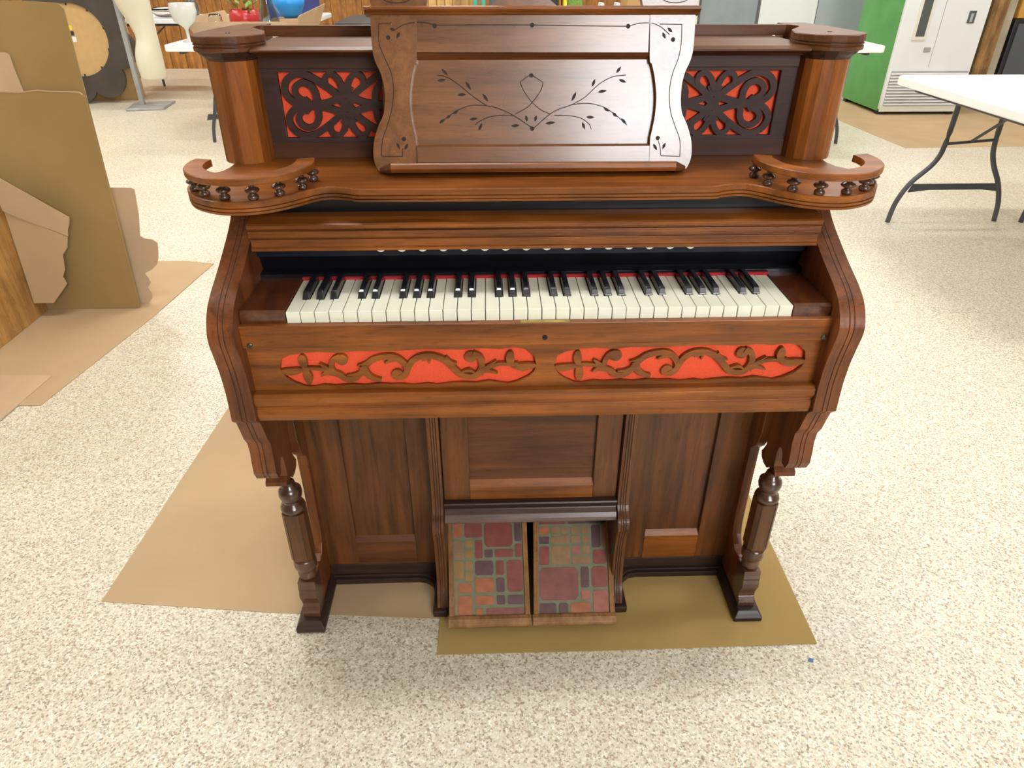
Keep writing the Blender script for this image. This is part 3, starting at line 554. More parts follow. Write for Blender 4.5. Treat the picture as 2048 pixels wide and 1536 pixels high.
# top shelf with moulded front
tsm = MB().rings([[(x_, y_, z_) for y_, z_ in ((.49, 1.1465), (.30, 1.1465), (.292, 1.143), (.286, 1.144), (.282, 1.1475), (.278, 1.1485), (.272, 1.1495), (.262, 1.1510), (.256, 1.1535), (.256, 1.1565), (.262, 1.1585), (.268, 1.1605), (.49, 1.1605))] for x_ in (-.474, .474)])
part(tsm, 'top_shelf', W['brown'], bevel=.0004)
pbox('frieze', W['dark'], -.4745, .4745, .2960, .2995, 1.1235, 1.1463, bevel=.0006)
fn = MB().box(-.499, .499, .452, .466, 1.1605, 1.1785)
part(fn, 'top_fence', W['brown'], bevel=.0008)

# ---- music desk (local u, v, h: across, up the slope, towards the player)
DK = MB()
dt = Vector((0, .05, .22)).normalized(); dn = Vector((0, -dt.z, dt.y))
DO = Vector((0, .19, .985))
dm = Matrix(((1, 0, 0, 0), (0, dt.y, dn.y, DO.y-.25), (0, dt.z, dn.z, DO.z), (0, 0, 0, 1)))
idf = lambda u, v, h: (u, v, h)
def leaf(a, b, wd=.0050):
    a, b = Vector((*a, 0)), Vector((*b, 0)); d = b-a; n = Vector((-d.y, d.x, 0)).normalized()*wd/2
    return [(a+d*t+n*k) for t, k in ((0, 0), (.2, .65), (.45, 1), (.7, .75), (1, 0), (.7, -.75), (.45, -1), (.2, -.65))]
def circ(c, r, n=12): return [Vector((c[0]+r*math.cos(2*PI*i/n), c[1]+r*math.sin(2*PI*i/n), 0)) for i in range(n)]
G = .0012
strokes_panel = [[(-.003, .0576), (-.0355, .0779), (-.0651, .0904), (-.0799, .0935), (-.1041, .1088), (-.1296, .1285), (-.1487, .139), (-.1616, .1405)], [(-.0799, .0935), (-.1045, .0942), (-.1276, .0876), (-.1478, .0754), (-.1613, .0662)],
    [(-.0355, .0779), (-.0587, .078), (-.0785, .075), (-.0952, .0674), (-.1003, .0628)], [(.0, .0580), (.0241, .0776), (.0405, .0868), (.0636, .0943), (.0864, .1065), (.1088, .126), (.1314, .1374), (.1542, .1403)],
    [(.0636, .0943), (.09, .0964), (.1167, .091), (.1405, .077), (.1596, .0614)], [(.034, .0776), (.0606, .0768), (.0807, .0727), (.0943, .0633), (.0979, .0554)],
    [(-.0322, .0801), (-.0124, .0901), (-.0025, .0992), (.0106, .1159), (.0147, .1294)], [(.0147, .1294), (.0023, .137), (-.0049, .1415)], [(-.0049, .1415), (-.014, .137), (-.0238, .1296)], [(-.0238, .1296), (-.0173, .116), (-.0058, .1008), (.0108, .0869), (.0274, .0798)]]
leaves_panel = [((-.1547, .1509), (-.1438, .1405)), ((-.1619, .1325), (-.1472, .1345)), ((-.1149, .1314), (-.1065, .1179)), ((-.1295, .1104), (-.1145, .1113)), ((-.087, .1124), (-.0775, .0996)), ((-.11, .0715), (-.0957, .0736)), ((-.0948, .054), (-.0886, .0664)), ((-.0396, .0609), (-.024, .0624)),
    ((-.014, .0778), (-.0124, .0679)), ((.0042, .0777), (.0009, .0678)), ((.0192, .0646), (.0368, .0667)), ((.0825, .0665), (.0872, .0549)), ((.0889, .0748), (.1033, .0741)), ((.0634, .0998), (.0713, .1147)), ((.0975, .1222), (.1026, .1345)), ((.1076, .114), (.123, .1163)), ((.1377, .1433), (.1454, .1534)), ((.1424, .1334), (.1554, .1289)),
    ((.1184, .0895), (.1286, .0833)), ((.1337, .0817), (.1423, .0745)), ((.1491, .0723), (.1585, .0629)), ((-.1613, .0662), (-.1512, .073)), ((-.1495, .0739), (-.1411, .0791)), ((-.1377, .0809), (-.1283, .0861))]
def engraved(name, me, strokes, leaves, dots, h, mat, parent):
    """cut shallow engraved lines, leaves and dots into the front face at height h"""
    o = link(me, name, [mat, M['groove']], None)
    cut = MB()
    for L in strokes: cut.rings(ribbon([(p.x, p.y) for p in spline([(*p, 0) for p in L], 6)], .0013, idf, (h-G, h+.001)))
    for a, b in leaves:
        lf = leaf(a, b); cut.rings([[(p.x, p.y, h-.0014) for p in lf], [(p.x, p.y, h+.001) for p in lf]])
    for c in dots:
        cc = circ(c, .0036); cut.rings([[(p.x, p.y, h-.0018) for p in cc], [(p.x, p.y, h+.001) for p in cc]])
    cm = pyd(cut.v, cut.f); cm.materials.append(mat); cm.materials.append(M['groove'])
    for p in cm.polygons: p.material_index = 1
    c = bpy.data.objects.new('cut', cm); COL.objects.link(c)
    md = o.modifiers.new('b', 'BOOLEAN'); md.operation = 'DIFFERENCE'; md.solver = 'EXACT'; md.use_self = True; md.object = c
    dg = bpy.context.evaluated_depsgraph_get(); ev = bpy.data.meshes.new_from_object(o.evaluated_get(dg))
    if len(ev.polygons) > len(me.polygons)+20: o.modifiers.clear(); o.data = ev
    else: o.modifiers.clear(); print('boolean failed', name)
    bpy.data.objects.remove(c); o.parent = parent
    return o
def plate(poly, h0, h1): b = MB().prism(poly, lambda a, b: (a, b, h0), lambda a, b: (a, b, h1)); return pyd(b.v, b.f)
pan = engraved('music_desk', plate([(-.21, .020), (.205, .020), (.205, .176), (-.21, .176)], -.010, -.006), strokes_panel, leaves_panel, [(-.0049, .140), (-.0034, .0566)], -.006, W['desk'], ORG)
pan.matrix_local = dm
sm = lambda L, n=6: [(p.x, p.y) for p in spline([(*p, 0) for p in L], n)]
outerR = sm([(.262, .2289), (.262, .182), (.2585, .1614), (.2500, .1406), (.2462, .1134), (.2495, .0827), (.2605, .0608), (.2695, .0355), (.2715, .0099), (.2665, -.0063), (.2617, -.0120)])
innerR = sm([(.1875, .229), (.1905, .1646), (.1945, .1557), (.2005, .1347), (.205, .1044), (.204, .0736), (.200, .0486), (.1985, .0359), (.1990, -.0120)])
stR = outerR[::-1]+innerR
stR = [(a, b) for a, b in stR]
stL = [(-a-.003, b) for a, b in stR][::-1]
cornR = [[(.2037, .2152), (.2402, .2146)], [(.2402, .2146), (.2411, .1879), (.2379, .1644), (.2298, .1406), (.2266, .1135), (.2304, .0828), (.2405, .0578), (.2498, .0356), (.2517, .01)], [(.2517, .01), (.2182, .0112)], [(.2182, .0112), (.2167, .0231), (.2125, .0358)], [(.1905, .2168), (.2056, .2112), (.2209, .1996)]]
cornL = [[(-.2326, .2162), (-.2522, .2163)], [(-.2522, .2163), (-.2534, .1891), (-.2468, .1688), (-.2371, .1452), (-.2339, .1184), (-.239, .0881), (-.2489, .0605), (-.2579, .0387), (-.2609, .0135)], [(-.2609, .0135), (-.2253, .0132)], [(-.2253, .0132), (-.2245, .0259)], [(-.194, .2184), (-.2122, .2148), (-.2285, .2063)]]
engraved('desk_stile', plate(stR, -.012, .006), cornR, [((.217, .2097), (.2255, .2031)), ((.2093, .2031), (.2148, .1932)), ((.204, .0311), (.2115, .0199)), ((.2253, .0326), (.2202, .0215))], [(.2272, .1923), (.2113, .04)], .006, W['deskz'], pan)
engraved('desk_stile', plate(stL, -.012, .006), cornL, [((-.234, .0354), (-.229, .0244)), ((-.2151, .0337), (-.2214, .0234)), ((-.2192, .204), (-.2245, .1948)), ((-.2346, .2091), (-.2268, .2077))], [(-.2214, .041), (-.238, .1963)], .006, W['deskz'], pan)
engraved('desk_rail', plate([(-.1935, .1745), (.1875, .1735), (.187, .229), (-.1915, .229)], -.012, .0052), [[(-.1615, .2141), (-.0888, .2146), (-.0045, .2142), (.0738, .213), (.1524, .2122)], [(.1524, .2122), (.1699, .2164), (.1860, .2170)], [(-.1617, .2141), (-.1773, .2181), (-.1905, .2184)]], [], [(-.1624, .2133), (-.0045, .2142), (.1524, .2122)], .0052, W['desk'], pan)
def dpart(mb, name, mat, **k): return mb.build(name, mat, pan, **k)
dpart(MB().rings([[(x_, v, h) for v, h in ((.1735, .0052), (.1640, -.006), (.1640, -.010), (.1735, -.010))] for x_ in (-.195, .190)]), 'panel_bevel', W['brown'])
dpart(MB().prism([(-.2005, .0030), (.1985, .0020), (.1985, .0275), (-.2005, .0275)], lambda a, b: (a, b, -.012), lambda a, b: (a, b, .0048)), 'desk_rail', W['desk'])
dpart(MB().rings([[(x_, v, h) for v, h in ((.0275, .0048), (.0315, -.006), (.0315, -.010), (.0275, -.010))] for x_ in (-.200, .198)]), 'panel_bevel', W['desk'])
dpart(MB().rings([[(x_, v, h) for v, h in ((-.0125, -.010), (-.0130, .014), (-.0135, .026), (-.0075, .030), (-.0005, .029), (.0025, .026), (.0005, .022), (-.001, .005), (-.001, -.010))] for x_ in (-.244, .241)]), 'desk_ledge', W['x'], bevel=.0008)
for s in (-1, 1):
    xa, xb = (s*.241, s*.262)
    MB().rings([[(xa-.003*(s < 0), v, h) for v, h in ((-.0165, -.010), (-.0165, .016), (-.0135, .026), (-.0075, .030), (-.0005, .029), (.0025, .026), (-.001, -.010))], [(xb-.003*(s < 0), v, h) for v, h in ((-.0125, -.010), (-.0125, .006), (-.0120, .0075), (-.010, .009), (-.007, .009), (-.006, .008), (-.005, -.010))]]).build('ledge_end', W['brown'], pan)
dpart(MB().rings([[(x_, v, h) for v, h in ((.2290, -.014), (.2290, .010), (.2310, .012), (.2350, .0175), (.2390, .018), (.2405, .015), (.2405, -.016))] for x_ in (-.2735, .2675)]), 'desk_cornice', W['x'], bevel=.0006)
dpart(MB().box(-.236, .232, -.013, -.0105, .0, .229) if False else MB().box(-.255, .252, .0, .229, -.016, -.0125), 'desk_back', W['brownz'])
# crest above the cornice: three shaped uprights under a top rail
def crest(poly, strokes, mat): return engraved('crest_upright', plate(poly, -.012, .004), strokes, [], [], .004, mat, pan)
crest([(-.262, .2405), (-.176, .2405), (-.170, .262), (-.182, .30), (-.176, .345), (-.262, .345), (-.255, .30), (-.268, .262)], [[(-.249, .262), (-.240, .250), (-.221, .2465), (-.202, .250), (-.192, .262)]], W['deskz'])
crest([(-.074, .2405), (.038, .2405), (.012, .2600), (.004, .30), (.012, .345), (-.048, .345), (-.040, .30), (-.048, .2600)], [], W['deskz'])
crest([(.176, .2405), (.262, .2405), (.268, .262), (.255, .30), (.262, .345), (.176, .345), (.182, .30), (.170, .262)], [[(.201, .262), (.209, .250), (.228, .2465), (.246, .250), (.254, .262)]], W['deskz'])
dpart(MB().prism([(-.285, .345), (.280, .345), (.280, .358), (.10, .375), (-.003, .385), (-.106, .375), (-.285, .358)], lambda a, b: (a, b, -.014), lambda a, b: (a, b, .012)), 'crest_rail', W['x'], bevel=.001)
# wooden strut that holds the desk up from the shelf behind
pbox('desk_prop', W['brown'], -.02, .02, .205, .29, .9705, .99, bevel=.001)

# ------------------------------------------------------------------ folding tables
def folding_table(loc, lx, ly, label, rz=0, spread=(.33, .29), group='white folding tables'):
    t = empty('folding_table', loc, label, 'table', group, rz)
    hx, hy = lx/2, ly/2; r = .045
    def rr(z, ins):
        o_ = []
        for cx_, cy_, a0 in ((hx-r, hy-r, 0), (-hx+r, hy-r, 90), (-hx+r, -hy+r, 180), (hx-r, -hy+r, 270)):
            for k in range(5):
                a = math.radians(a0+k*22.5); o_.append((cx_+(r-ins)*math.cos(a), cy_+(r-ins)*math.sin(a), z))
        return o_
    MB().rings([rr(.695, .004), rr(.70, .0), rr(.732, 0), rr(.738, .003), rr(.740, .010)]).build('tabletop', M['plastic'], t)
    MB().box(-hx+.07, -hx+.10, -hy+.10, hy-.10, .668, .697).box(hx-.10, hx-.07, -hy+.10, hy-.10, .668, .697).build('apron_rail', M['steel'], t, bevel=.003)
    for s in (-1, 1):
        y = s*(hy-.26)
        for q in (-1, 1):
            sp = spread[0] if q < 0 else spread[1]
            L = spline([(q*.13, y, .70), (q*.135, y, .44), (q*.165, y, .33), (q*(sp*.8), y, .22), (q*(sp-.015), y, .11), (q*sp, y, .0)], 5)
            MB().tube(L, .0135, 10).build('leg', M['steel'], t, smooth=True)
        MB().prism([(-.245, .215), (.245, .215), (.262, .170), (.15, .183), (-.15, .183), (-.262, .170)], lambda a, b: (a, y-.006, b), lambda a, b: (a, y+.006, b)).build('crossbar', M['steel'], t)
        MB().tube([(-.135, y, .43), (.135, y, .45)], .008, 8).tube([(0, y, .44), (0, y-s*.22, .60), (0, y-s*.34, .695)], .008, 8).build('brace', M['steel'], t)
    return t
folding_table((2.52, 2.105, 0), .73, 1.83, 'white folding table nearest on the right, with dark grey legs')
folding_table((3.28, 2.08, 0), .73, 1.83, 'white folding table at the right edge, beyond the nearest one')
folding_table((-2.07, 5.40, 0), .74, 1.54, 'white folding table behind the organ left column, holding the cardboard tray', spread=(.24, .24))
folding_table((-2.165, 7.14, 0), .62, 1.83, 'white folding table behind the cardboard tray, holding the deep blue bin', spread=(.24, .24))
folding_table((2.44, 5.35, 0), .755, 1.83, 'white folding table behind the organ right column')
folding_table((-3.45, 7.50, 0), .74, 1.30, 'white folding table behind the mannequin, with folded cloths', rz=PI/2)
tab = empty('low_table', (-1.35, 8.45, 0), 'dark grey low table by the back wall behind the blue bin', 'table')
box('tabletop', M['darkgrey'], tab, -.40, .42, -.85, .35, .63, .67); 
for a in (-.36, .38):
    for b in (-.8, .3): box('leg', M['steel'], tab, a-.015, a+.015, b-.015, b+.015, 0, .63)

# ------------------------------------------------------------------ leaning cardboard and boards at the left
def edge_strip(o, poly, ya, yb, H):
    rs = [[(a, ya-.0015+(yb-ya)*b/H, b-.0015), (a, ya-.0015+(yb-ya)*b/H, b+.0025), (a, ya+.005+(yb-ya)*b/H, b+.0025), (a, ya+.005+(yb-ya)*b/H, b-.0015)] for a, b in poly]
    e = MB().rings(rs).build('torn_edge', M['card2'], o)
def lean(name, poly, ya, yb, H, t, mat, label, cat='cardboard', dy=0, extra=None):
    """upright sheet in x-z, base at y=ya, leaning back to y=yb at height H"""
    f = lambda a, b: (a, ya+(yb-ya)*b/H, b); g = lambda a, b: (a, ya+t+(yb-ya)*b/H, b)
    o = MB().prism(poly, f, g).build(name, mat); return tag(o, label, cat)
lean('cardboard_sheet', [(-2.75, .005), (-1.60, .005), (-1.583, .012), (-1.583, .845), (-1.60, .857), (-1.75, .865), (-1.82, .858), (-2.75, .87)], 1.724, 1.787, .857, .005, M['card3'], 'large ochre cardboard sheet leaning in front, with its top edge halfway up')
edge_strip([o_ for o_ in bpy.data.objects if o_.get('label', '').startswith('large ochre')][0], [(-2.75, .87), (-2.3, .866), (-1.95, .862), (-1.86, .860), (-1.82, .858), (-1.79, .861), (-1.75, .865), (-1.70, .861), (-1.64, .860), (-1.60, .857), (-1.59, .850)], 1.724, 1.787, .857)
lean('cardboard_sheet', [(-2.75, .005), (-1.60, .005), (-1.590, .02), (-1.584, 1.13), (-1.60, 1.148), (-1.72, 1.155), (-2.75, 1.16)], 1.736, 1.826, 1.15, .005, M['card3'], 'tallest ochre cardboard sheet, standing behind the shorter leaning sheet')
lean('cardboard_piece', [(-2.1, .84), (-1.803, .84), (-1.806, .879), (-1.813, .933), (-1.816, .985), (-1.83, .992), (-2.1, .995)], 1.727, 1.803, .99, .002, M['card2'], 'pale cardboard flap tucked between the two tall leaning sheets')
lean('torn_cardboard', [(-1.75, .005), (-1.585, .005), (-1.570, .0), (-1.548, .03), (-1.545, .052), (-1.556, .075), (-1.542, .095), (-1.548, .12), (-1.560, .134), (-1.525, .15), (-1.500, .172), (-1.489, .20), (-1.483, .24), (-1.481, .262), (-1.500, .276), (-1.53, .280), (-1.547, .29), (-1.535, .38), (-1.532, .477), (-1.545, .483), (-1.75, .487)], 1.770, 1.875, .6, .004, M['card2'], 'torn cardboard piece with rounded ragged edge beside the tall sheets')
fc = empty('folded_cardboard', (-1.875, 1.69, 0), 'crumpled folded cardboard piece caught between oak board and tall sheet', 'cardboard')
MB().prism([(-.09, .60), (.154, .421), (.146, .395), (.132, .372), (.125, .345), (-.045, .425), (-.09, .45)], lambda a, b: (a, -.02, b), lambda a, b: (a, -.016, b)).build('upper_flap', M['card2'], fc)
MB().prism([(-.09, .445), (-.045, .425), (.122, .343), (.110, .30), (.083, .27), (.075, .21), (.058, .18), (.066, .15), (-.01, .07), (-.09, .07)], lambda a, b: (a, -.012-.09*(.45-b), b), lambda a, b: (a, -.008-.09*(.45-b), b)).build('lower_flap', M['card'], fc)
o = MB().box(-1.99, -1.968, .55, 1.716, .005, 1.9).build('oak_board', M['board'], bevel=.001); tag(o, 'upright oak veneered board at the far left edge', 'board')

# scalloped mirror frame seen from the back
mf = empty('scalloped_mirror', (-4.16, 6.75, .01), 'large dark scalloped mirror seen from its tan back, leaning on a table', 'mirror')
def fl(r0, amp, n=8, N=96): return [((r0+amp*abs(math.sin(n/2*(a)))**.75)*math.cos(a+.2), .57+(r0+amp*abs(math.sin(n/2*(a)))**.75)*math.sin(a+.2)) for a in [2*PI*i/N for i in range(N)]]
cc = [(.325*math.cos(2*PI*i/48), .57+.325*math.sin(2*PI*i/48)) for i in range(48)]
lf_ = lambda u, v, h: (u, -.05+.12*v-h, v)
me = holes_plate([fl(.475, .115), cc], .035, lf_); link(me, 'scalloped_frame', M['mirrordark'], mf)
MB().prism(cc, lambda a, b: lf_(a, b, .008), lambda a, b: lf_(a, b, .014)).build('backing_board', M['mdf'], mf)
for d in range(0, 360, 36):
    a = math.radians(d+20); p = (.317*math.cos(a), .57+.317*math.sin(a)); MB().box(p[0]-.006, p[0]+.006, lf_(0, p[1], .022)[1], lf_(0, p[1], .012)[1], p[1]-.014, p[1]+.014).build('clip', M['ink'], mf)
def stick(x0, x1, z0_, z1_, m, nm): y_ = lf_(0, (z0_+z1_)/2, .0165)[1]; MB().box(x0, x1, y_, y_+.002, z0_, z1_).build(nm, m, mf)
stick(-.06, -.01, .66, .70, M['yellow'], 'yellow_label'); stick(-.04, .00, .61, .65, M['ink'], 'dark_label'); stick(-.03, .01, .55, .60, M['white'], 'white_label')
tag(MB().box(-4.35, -3.75, 6.88, 7.04, 0, .72).build('plywood_box', M['mdf'], bevel=.004), 'plain plywood box behind the scalloped mirror', 'box')

# mannequin on a stand
mn = empty('mannequin_stand', (-3.55, 6.5, 0), 'grey metal stand with flat rectangular base holding the cream torso', 'stand')
MB().hexa([(-.06, -.26, 0), (.28, -.20, 0), (.24, .22, 0), (-.13, .12, 0)], [(-.06, -.26, .022), (.28, -.20, .022), (.24, .22, .022), (-.13, .12, .022)]).build('base_plate', M['galv'], mn, bevel=.004)
MB().box(-.022, .022, -.02, .02, .022, 1.55).build('pole', M['galv'], mn, bevel=.003)
MB().box(0, .30, -.01, .01, 1.42, 1.44).build('hook', M['galv'], mn)
prof = [(.27, .235, .12), (.30, .236, .12), (.40, .245, .13), (.47, .245, .13), (.55, .222, .12), (.62, .195, .10), (.68, .195, .10), (.78, .235, .115), (.87, .275, .14), (.93, .290, .165), (.99, .295, .17), (1.08, .29, .14), (1.18, .31, .12), (1.27, .32, .10), (1.32, .22, .08), (1.36, .10, .06), (1.42, .09, .055)]
rs = []
for z_, w_, d_ in prof:
    cx_ = -3.185-w_/2 if z_ < 1.2 else -3.34
    rs.append([(cx_+w_/2*math.cos(a), 6.36+d_*math.sin(a)*(1.15 if math.sin(a) < 0 else .7), z_) for a in [2*PI*i/24 for i in range(24)]])
o = MB().rings(rs).build('mannequin_torso', M['cream'], smooth=True); tag(o, 'cream plastic mannequin torso hanging on the grey stand', 'mannequin')
sd = o.modifiers.new('s', 'SUBSURF'); sd.levels = 1; sd.render_levels = 2

# ------------------------------------------------------------------ things on the tables at the left
tr = empty('cardboard_tray', (-1.95, 5.45, .7405), 'open cardboard tray with flared flaps full of glass vases', 'box')
MB().hexa([(-.33, -.50, 0), (.38, -.50, 0), (.38, .45, 0), (-.33, .45, 0)], [(-.33, -.50, .006), (.38, -.50, .006), (.38, .45, .006), (-.33, .45, .006)]).build('tray_base', M['card2'], tr)
MB().hexa([(-.33, -.50, 0), (.38, -.50, 0), (.38, -.494, 0), (-.33, -.494, 0)], [(-.40, -.55, .13), (.36, -.55, .13), (.36, -.544, .13), (-.40, -.544, .13)]).build('front_flap', M['card2'], tr)
MB().hexa([(-.33, -.50, 0), (-.324, -.5, 0), (-.324, .45, 0), (-.33, .45, 0)], [(-.42, -.55, .15), (-.414, -.55, .15), (-.414, .45, .15), (-.42, .45, .15)]).build('side_flap', M['card'], tr)
MB().hexa([(.374, -.50, 0), (.38, -.5, 0), (.38, .45, 0), (.374, .45, 0)], [(.46, -.55, .17), (.466, -.55, .17), (.466, .45, .20), (.46, .45, .20)]).build('side_flap', M['card2'], tr)
def lat(name, prof, loc, mat, label, cat, seg=24, parent=None):
    o = MB().lathe(prof, (0, 0, 0), seg).build(name, mat, parent, smooth=True); o.location = loc
    return tag(o, label, cat) if parent is None else o
def vase_prof(p, th=.005):  # outer profile then back down inside
    return p+[(max(.002, r-th), z) for r, z in p[::-1] if z > th*1.5]+[(.002, th*1.5)]
lat('glass_goblet', vase_prof([(.045, 0), (.045, .006), (.012, .015), (.011, .08), (.02, .10), (.075, .14), (.095, .20), (.09, .26)]), (-2.31, 4.82, .7405), M['milk'], 'clear footed glass goblet at the near left corner of the far table', 'goblet')
lat('smoked_vase', vase_prof([(.055, 0), (.075, .01), (.085, .06), (.075, .14), (.05, .22), (.045, .30), (.055, .36)]), (-1.77, 5.1, .7475), M['smoke'], 'tall smoked glass vase in the cardboard tray', 'vase')
pot = empty('red_pot', (-2.03, 5.35, .7475), 'round red glazed pot of green leaves in the cardboard tray', 'pot')
MB().lathe(vase_prof([(.05, 0), (.09, .02), (.12, .08), (.12, .14), (.10, .18)], .008), (0, 0, 0), 24).build('pot_body', M['redc'], pot, smooth=True)
lf2 = MB(); random.seed(3)
for i in range(26):
    a = random.uniform(0, 2*PI); r_ = random.uniform(.02, .09); z_ = random.uniform(.15, .26); d = Vector((math.cos(a), math.sin(a), .6)).normalized(); s_ = Vector((-d.y, d.x, 0)).normalized()*.018
    p = Vector((r_*math.cos(a), r_*math.sin(a), z_)); q = p+d*.07; m1 = (p+q)/2
    lf2.add([p, m1+s_, q, m1-s_], [(0, 1, 2, 3)])
lf2.build('leaves', M['leaf'], pot)['kind'] = 'stuff'
lat('glass_ball', [(.005, 0), (.04, .012), (.06, .045), (.06, .065), (.04, .10), (.01, .112)], (-2.00, 5.05, .7475), M['silver'], 'silver mercury-glass ball lying before the red pot', 'ornament')
lat('clear_jar', vase_prof([(.04, 0), (.05, .01), (.055, .08), (.05, .14), (.04, .16)]), (-2.20, 5.15, .7475), M['glass'], 'clear glass jar left of the red pot in the tray', 'jar')
lat('blue_bowl', vase_prof([(.05, 0), (.09, .03), (.125, .09), (.135, .15)], .006), (-1.73, 5.62, .85), M['blue'], 'bright blue round bowl at the right of the tray', 'bowl')
tag(MB().box(-1.86, -1.60, 5.5, 5.75, .7475, .848).build('small_carton', M['card2'], bevel=.003), 'small carton under the bright blue bowl in the tray', 'box')
bb = empty('storage_bin', (-2.06, 7.25, .7405), 'deep blue rectangular storage bin behind the cardboard tray', 'bin')
MB().hexa([(-.17, -.42, 0), (.15, -.42, 0), (.15, .42, 0), (-.17, .42, 0)], [(-.19, -.45, .36), (.17, -.45, .36), (.17, .45, .36), (-.19, .45, .36)]).build('bin_body', M['navy'], bb, bevel=.008)
MB().box(-.205, .185, -.465, .465, .355, .385).build('bin_lid', M['white'], bb, bevel=.006)
for i, (mt, nm, z_, dx) in enumerate(((M['teal'], 'teal', .7405, 0), (M['coral'], 'coral', .80, -.02))):
    o = MB().box(-4.10+dx, -3.72, 7.16, 7.5, z_, z_+.058).build('folded_cloth', mt, bevel=.018, seg=3); tag(o, 'folded %s cloth in the small stack behind the scalloped mirror' % nm, 'cloth')
o = MB().box(-4.08, -3.74, 7.17, 7.49, .859, .91).build('folded_cloth', plain('pink_cloth', (.6, .25, .25), .9), bevel=.016, seg=3); tag(o, 'faded pink folded cloth on top of the small stack', 'cloth')
lat('dark_jar', vase_prof([(.05, 0), (.06, .01), (.06, .13), (.045, .15), (.045, .17)]), (-3.13, 7.24, .7405), M['darkglass'], 'dark glass jar on the table behind the mannequin', 'jar')
lat('glass_dish', vase_prof([(.07, 0), (.13, .02), (.17, .07), (.18, .09)]), (-3.42, 7.32, .7405), M['glass'], 'wide clear glass dish beside the dark jar', 'dish')

# ------------------------------------------------------------------ right background: panels, vending machine, timber post
def panel(name, x0, x1, y, h, mat, label, frame=None):
    t = empty(name, ((x0+x1)/2, y, 0), label, 'panel'); w2 = (x1-x0)/2
    MB().box(-w2+.015, w2-.015, .005, .03, .01, h-.01).build('face', mat, t)
    f = MB(); f.box(-w2, -w2+.02, 0, .04, 0, h).box(w2-.02, w2, 0, .04, 0, h).box(-w2, w2, 0, .04, h-.02, h).box(-w2, w2, 0, .04, 0, .02)
    f.build('edge_frame', frame or mat, t); return t
panel('grey_panel', 2.24, 2.90, 7.5, 2.0, M['greyp'], 'dark grey upright panel behind the organ, left of the white one', M['darkgrey'])
panel('white_panel', 2.915, 3.54, 7.5, 2.0, M['white'], 'white upright panel between the two grey panels')
panel('blue_grey_panel', 3.55, 4.55, 7.5, 2.0, M['bluegrey'], 'blue-grey upright panel beside the green machine side')
panel('pale_board', 2.02, 2.22, 7.45, 1.9, M['bluegrey'], 'narrow pale board left of the dark grey panel', M['offwhite'])
vm = empty('vending_machine', (4.02, 6.26, 0), 'old green and white vending machine with a ribbed lower grille', 'machine')
MB().box(-.376, .38, -.36, .40, .03, 1.85).build('cabinet', M['green'], vm, bevel=.004)
MB().box(-.376, .39, -.40, -.362, .05, 1.85).build('front_panel', M['white'], vm, bevel=.006)
MB().box(-.25, -.12, -.412, -.399, .64, 1.6).build('window_frame', M['offwhite'], vm, bevel=.004)
MB().box(-.225, -.145, -.416, -.411, .675, 1.57).build('window_glass', M['darkglass'], vm)
MB().box(-.376, .39, -.404, -.399, .03, .075).build('kick_plate', M['offwhite'], vm)
MB().box(-.352, .376, -.4015, -.399, .085, .385).build('grille_back', M['galv'], vm)
for i in range(11):
    z_ = .09+i*.0265; MB().box(-.35, .374, -.417, -.4016, z_, z_+.014).build('grille_slat', M['white'], vm, bevel=.002)
MB().box(-.106, -.045, -.407, -.399, .545, .585).build('coin_return', M['galv'], vm); MB().box(.215, .28, -.408, -.399, .78, .88).build('handle_plate', M['darkglass'], vm, bevel=.004); MB().box(.23, .25, -.425, -.407, .79, .86).build('handle', M['galv'], vm, bevel=.003)
MB().box(-.02, -.015, -.4015, -.399, .42, 1.85).build('door_seam', M['galv'], vm)
for fx_ in (-.34, .34):
    for fy_ in (-.34, .34): MB().box(fx_-.03, fx_+.03, fy_-.03, fy_+.03, .0015, .03).build('foot', M['ink'], vm)
tp = empty('timber_post', (4.86, 6.4, 0), 'rough weathered timber post right of the vending machine', 'post')
MB().box(-.14, .02, -.1, .1, 0, ZC-.02).build('post_board', M['timber'], tp, bevel=.008); MB().box(.02, .12, -.06, .1, 0, ZC-.02).build('post_board', plain('pale_timber', (.42, .38, .28), .8, var=.2, scale=7), tp, bevel=.006)
MB().box(-.22, -.14, -.02, .1, 0, ZC-.02).build('metal_strip', M['galv'], tp, bevel=.003)
ob = empty('black_cabinet', (5.42, 6.55, 0), 'black cabinet right of the timber post', 'cabinet')
MB().box(-.40, .45, -.2, .3, 0, .78).build('cabinet_body', M['shoe'], ob, bevel=.006); MB().box(-.36, .0, -.212, -.2, .05, .74).build('door', M['darkgrey'], ob, bevel=.003); MB().box(.02, .41, -.212, -.2, .05, .74).build('door', M['darkgrey'], ob, bevel=.003)
tag(MB().box(5.03, 5.85, 6.35, 6.8, .785, 1.25).build('orange_carton', plain('orange_card', (.62, .33, .06), .7, var=.1), bevel=.004), 'orange carton standing on the black cabinet', 'carton')

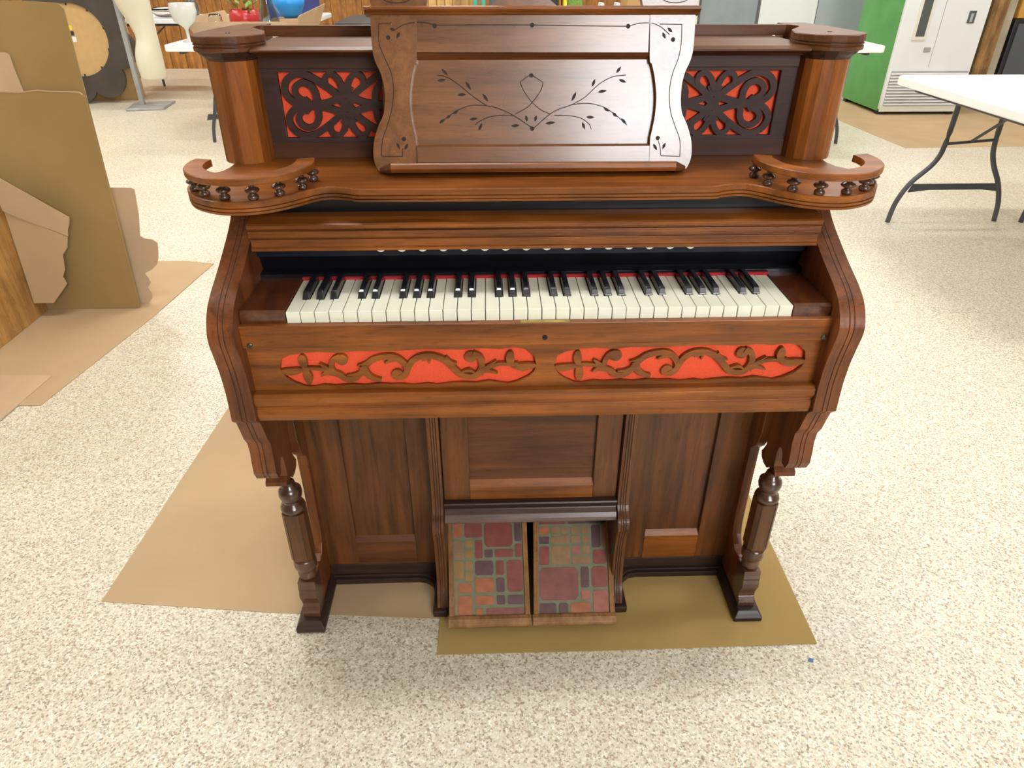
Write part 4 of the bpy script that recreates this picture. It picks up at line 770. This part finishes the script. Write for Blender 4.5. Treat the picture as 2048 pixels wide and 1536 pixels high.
# ------------------------------------------------------------------ just visible above the music desk
sc_ = empty('slatted_crate', (-.50, 6.6, 0), 'tall pine crate with narrow upright slats behind the music desk', 'crate')
for i in range(9): MB().box(-.29+i*.078, -.222+i*.078, 0, .015, 0, 1.1).build('slat', M['slat'], sc_)
MB().box(-.29, .41, .016, .05, .1, .16).box(-.29, .41, .016, .05, .95, 1.01).build('cross_rail', M['slat'], sc_)
for i, xx in enumerate((-.20, -.125)):
    tag(MB().box(xx, xx+.035, 6.2, 6.3, 0, 1.2).build('teal_post', M['tealp'], bevel=.004), 'teal upright post, %s of two, right of the slatted crate' % ('left' if i == 0 else 'right'), 'post')
tag(MB().box(-.055, .03, 6.34, 6.56, 0, 1.15).build('dark_locker', M['darkgrey'], bevel=.006), 'dark locker behind the two teal posts', 'locker')
tag(MB().box(.04, .50, 6.6, 6.9, 0, 1.2).build('cream_cabinet', M['offwhite'], bevel=.006), 'cream cabinet behind the centre of the music desk crest', 'cabinet')
tag(MB().box(.52, .60, 6.4, 6.7, 0, 1.2).build('umbrella_rack', M['ink'], bevel=.006), 'narrow black rack right of the cream cabinet', 'rack')
tag(MB().box(.64, .67, 6.3, 6.6, 0, 1.2).build('yellow_board', M['yellow'], bevel=.002), 'thin yellow board standing right of the black rack', 'board')
tag(MB().box(.69, .83, 6.45, 6.8, 0, 1.15).build('olive_carton', M['leaf'], bevel=.004), 'olive green carton right of the thin yellow board', 'carton')
bn = empty('low_bench', (1.12, 5.9, 0), 'pale wooden bench carrying a pair of shoes behind the desk', 'bench')
MB().box(-.28, .55, -.2, .25, .78, .82).build('bench_top', M['slat'], bn, bevel=.004)
for a in (-.24, .51):
    for b in (-.16, .21): MB().box(a-.02, a+.02, b-.02, b+.02, 0, .78).build('leg', M['slat'], bn)
for i, xx in enumerate((.93, 1.07)):
    s_ = empty('shoe', (xx, 5.85, .8205), 'black and pale shoe, %s of the pair on the bench' % ('left' if i == 0 else 'right'), 'shoe', 'pair of shoes on the bench')
    MB().rings([[(w_*math.cos(a), y_+0, .003+h_*max(0, math.sin(a))) for a in [PI*i_/10 for i_ in range(11)]]+[(-w_, y_, 0), (w_, y_, 0)] for y_, w_, h_ in ((-.13, .02, .03), (-.10, .045, .055), (-.03, .048, .07), (.05, .042, .10), (.12, .04, .11), (.14, .025, .10))]).build('upper', M['shoe'] , s_, smooth=True)
    MB().box(-.02, .02, -.02, .11, .08, .125).build('tongue', M['shoew'], s_, bevel=.01)
tag(MB().box(1.22, 1.62, 6.25, 6.6, .0, 1.15).build('tan_cabinet', M['mdf'], bevel=.004), 'tan cabinet behind the bench, right of the shoes', 'cabinet')

# small blue scrap on the floor at the lower right
tag(MB().prism([(.590, -.094), (.600, -.097), (.603, -.090), (.595, -.086)], lambda a, b: (a, b, .0003), lambda a, b: (a, b, .002)).build('blue_scrap', plain('blue_scrap', (.05, .16, .42), .5)), 'tiny blue scrap on the bare floor right of the organ cardboard', 'scrap')
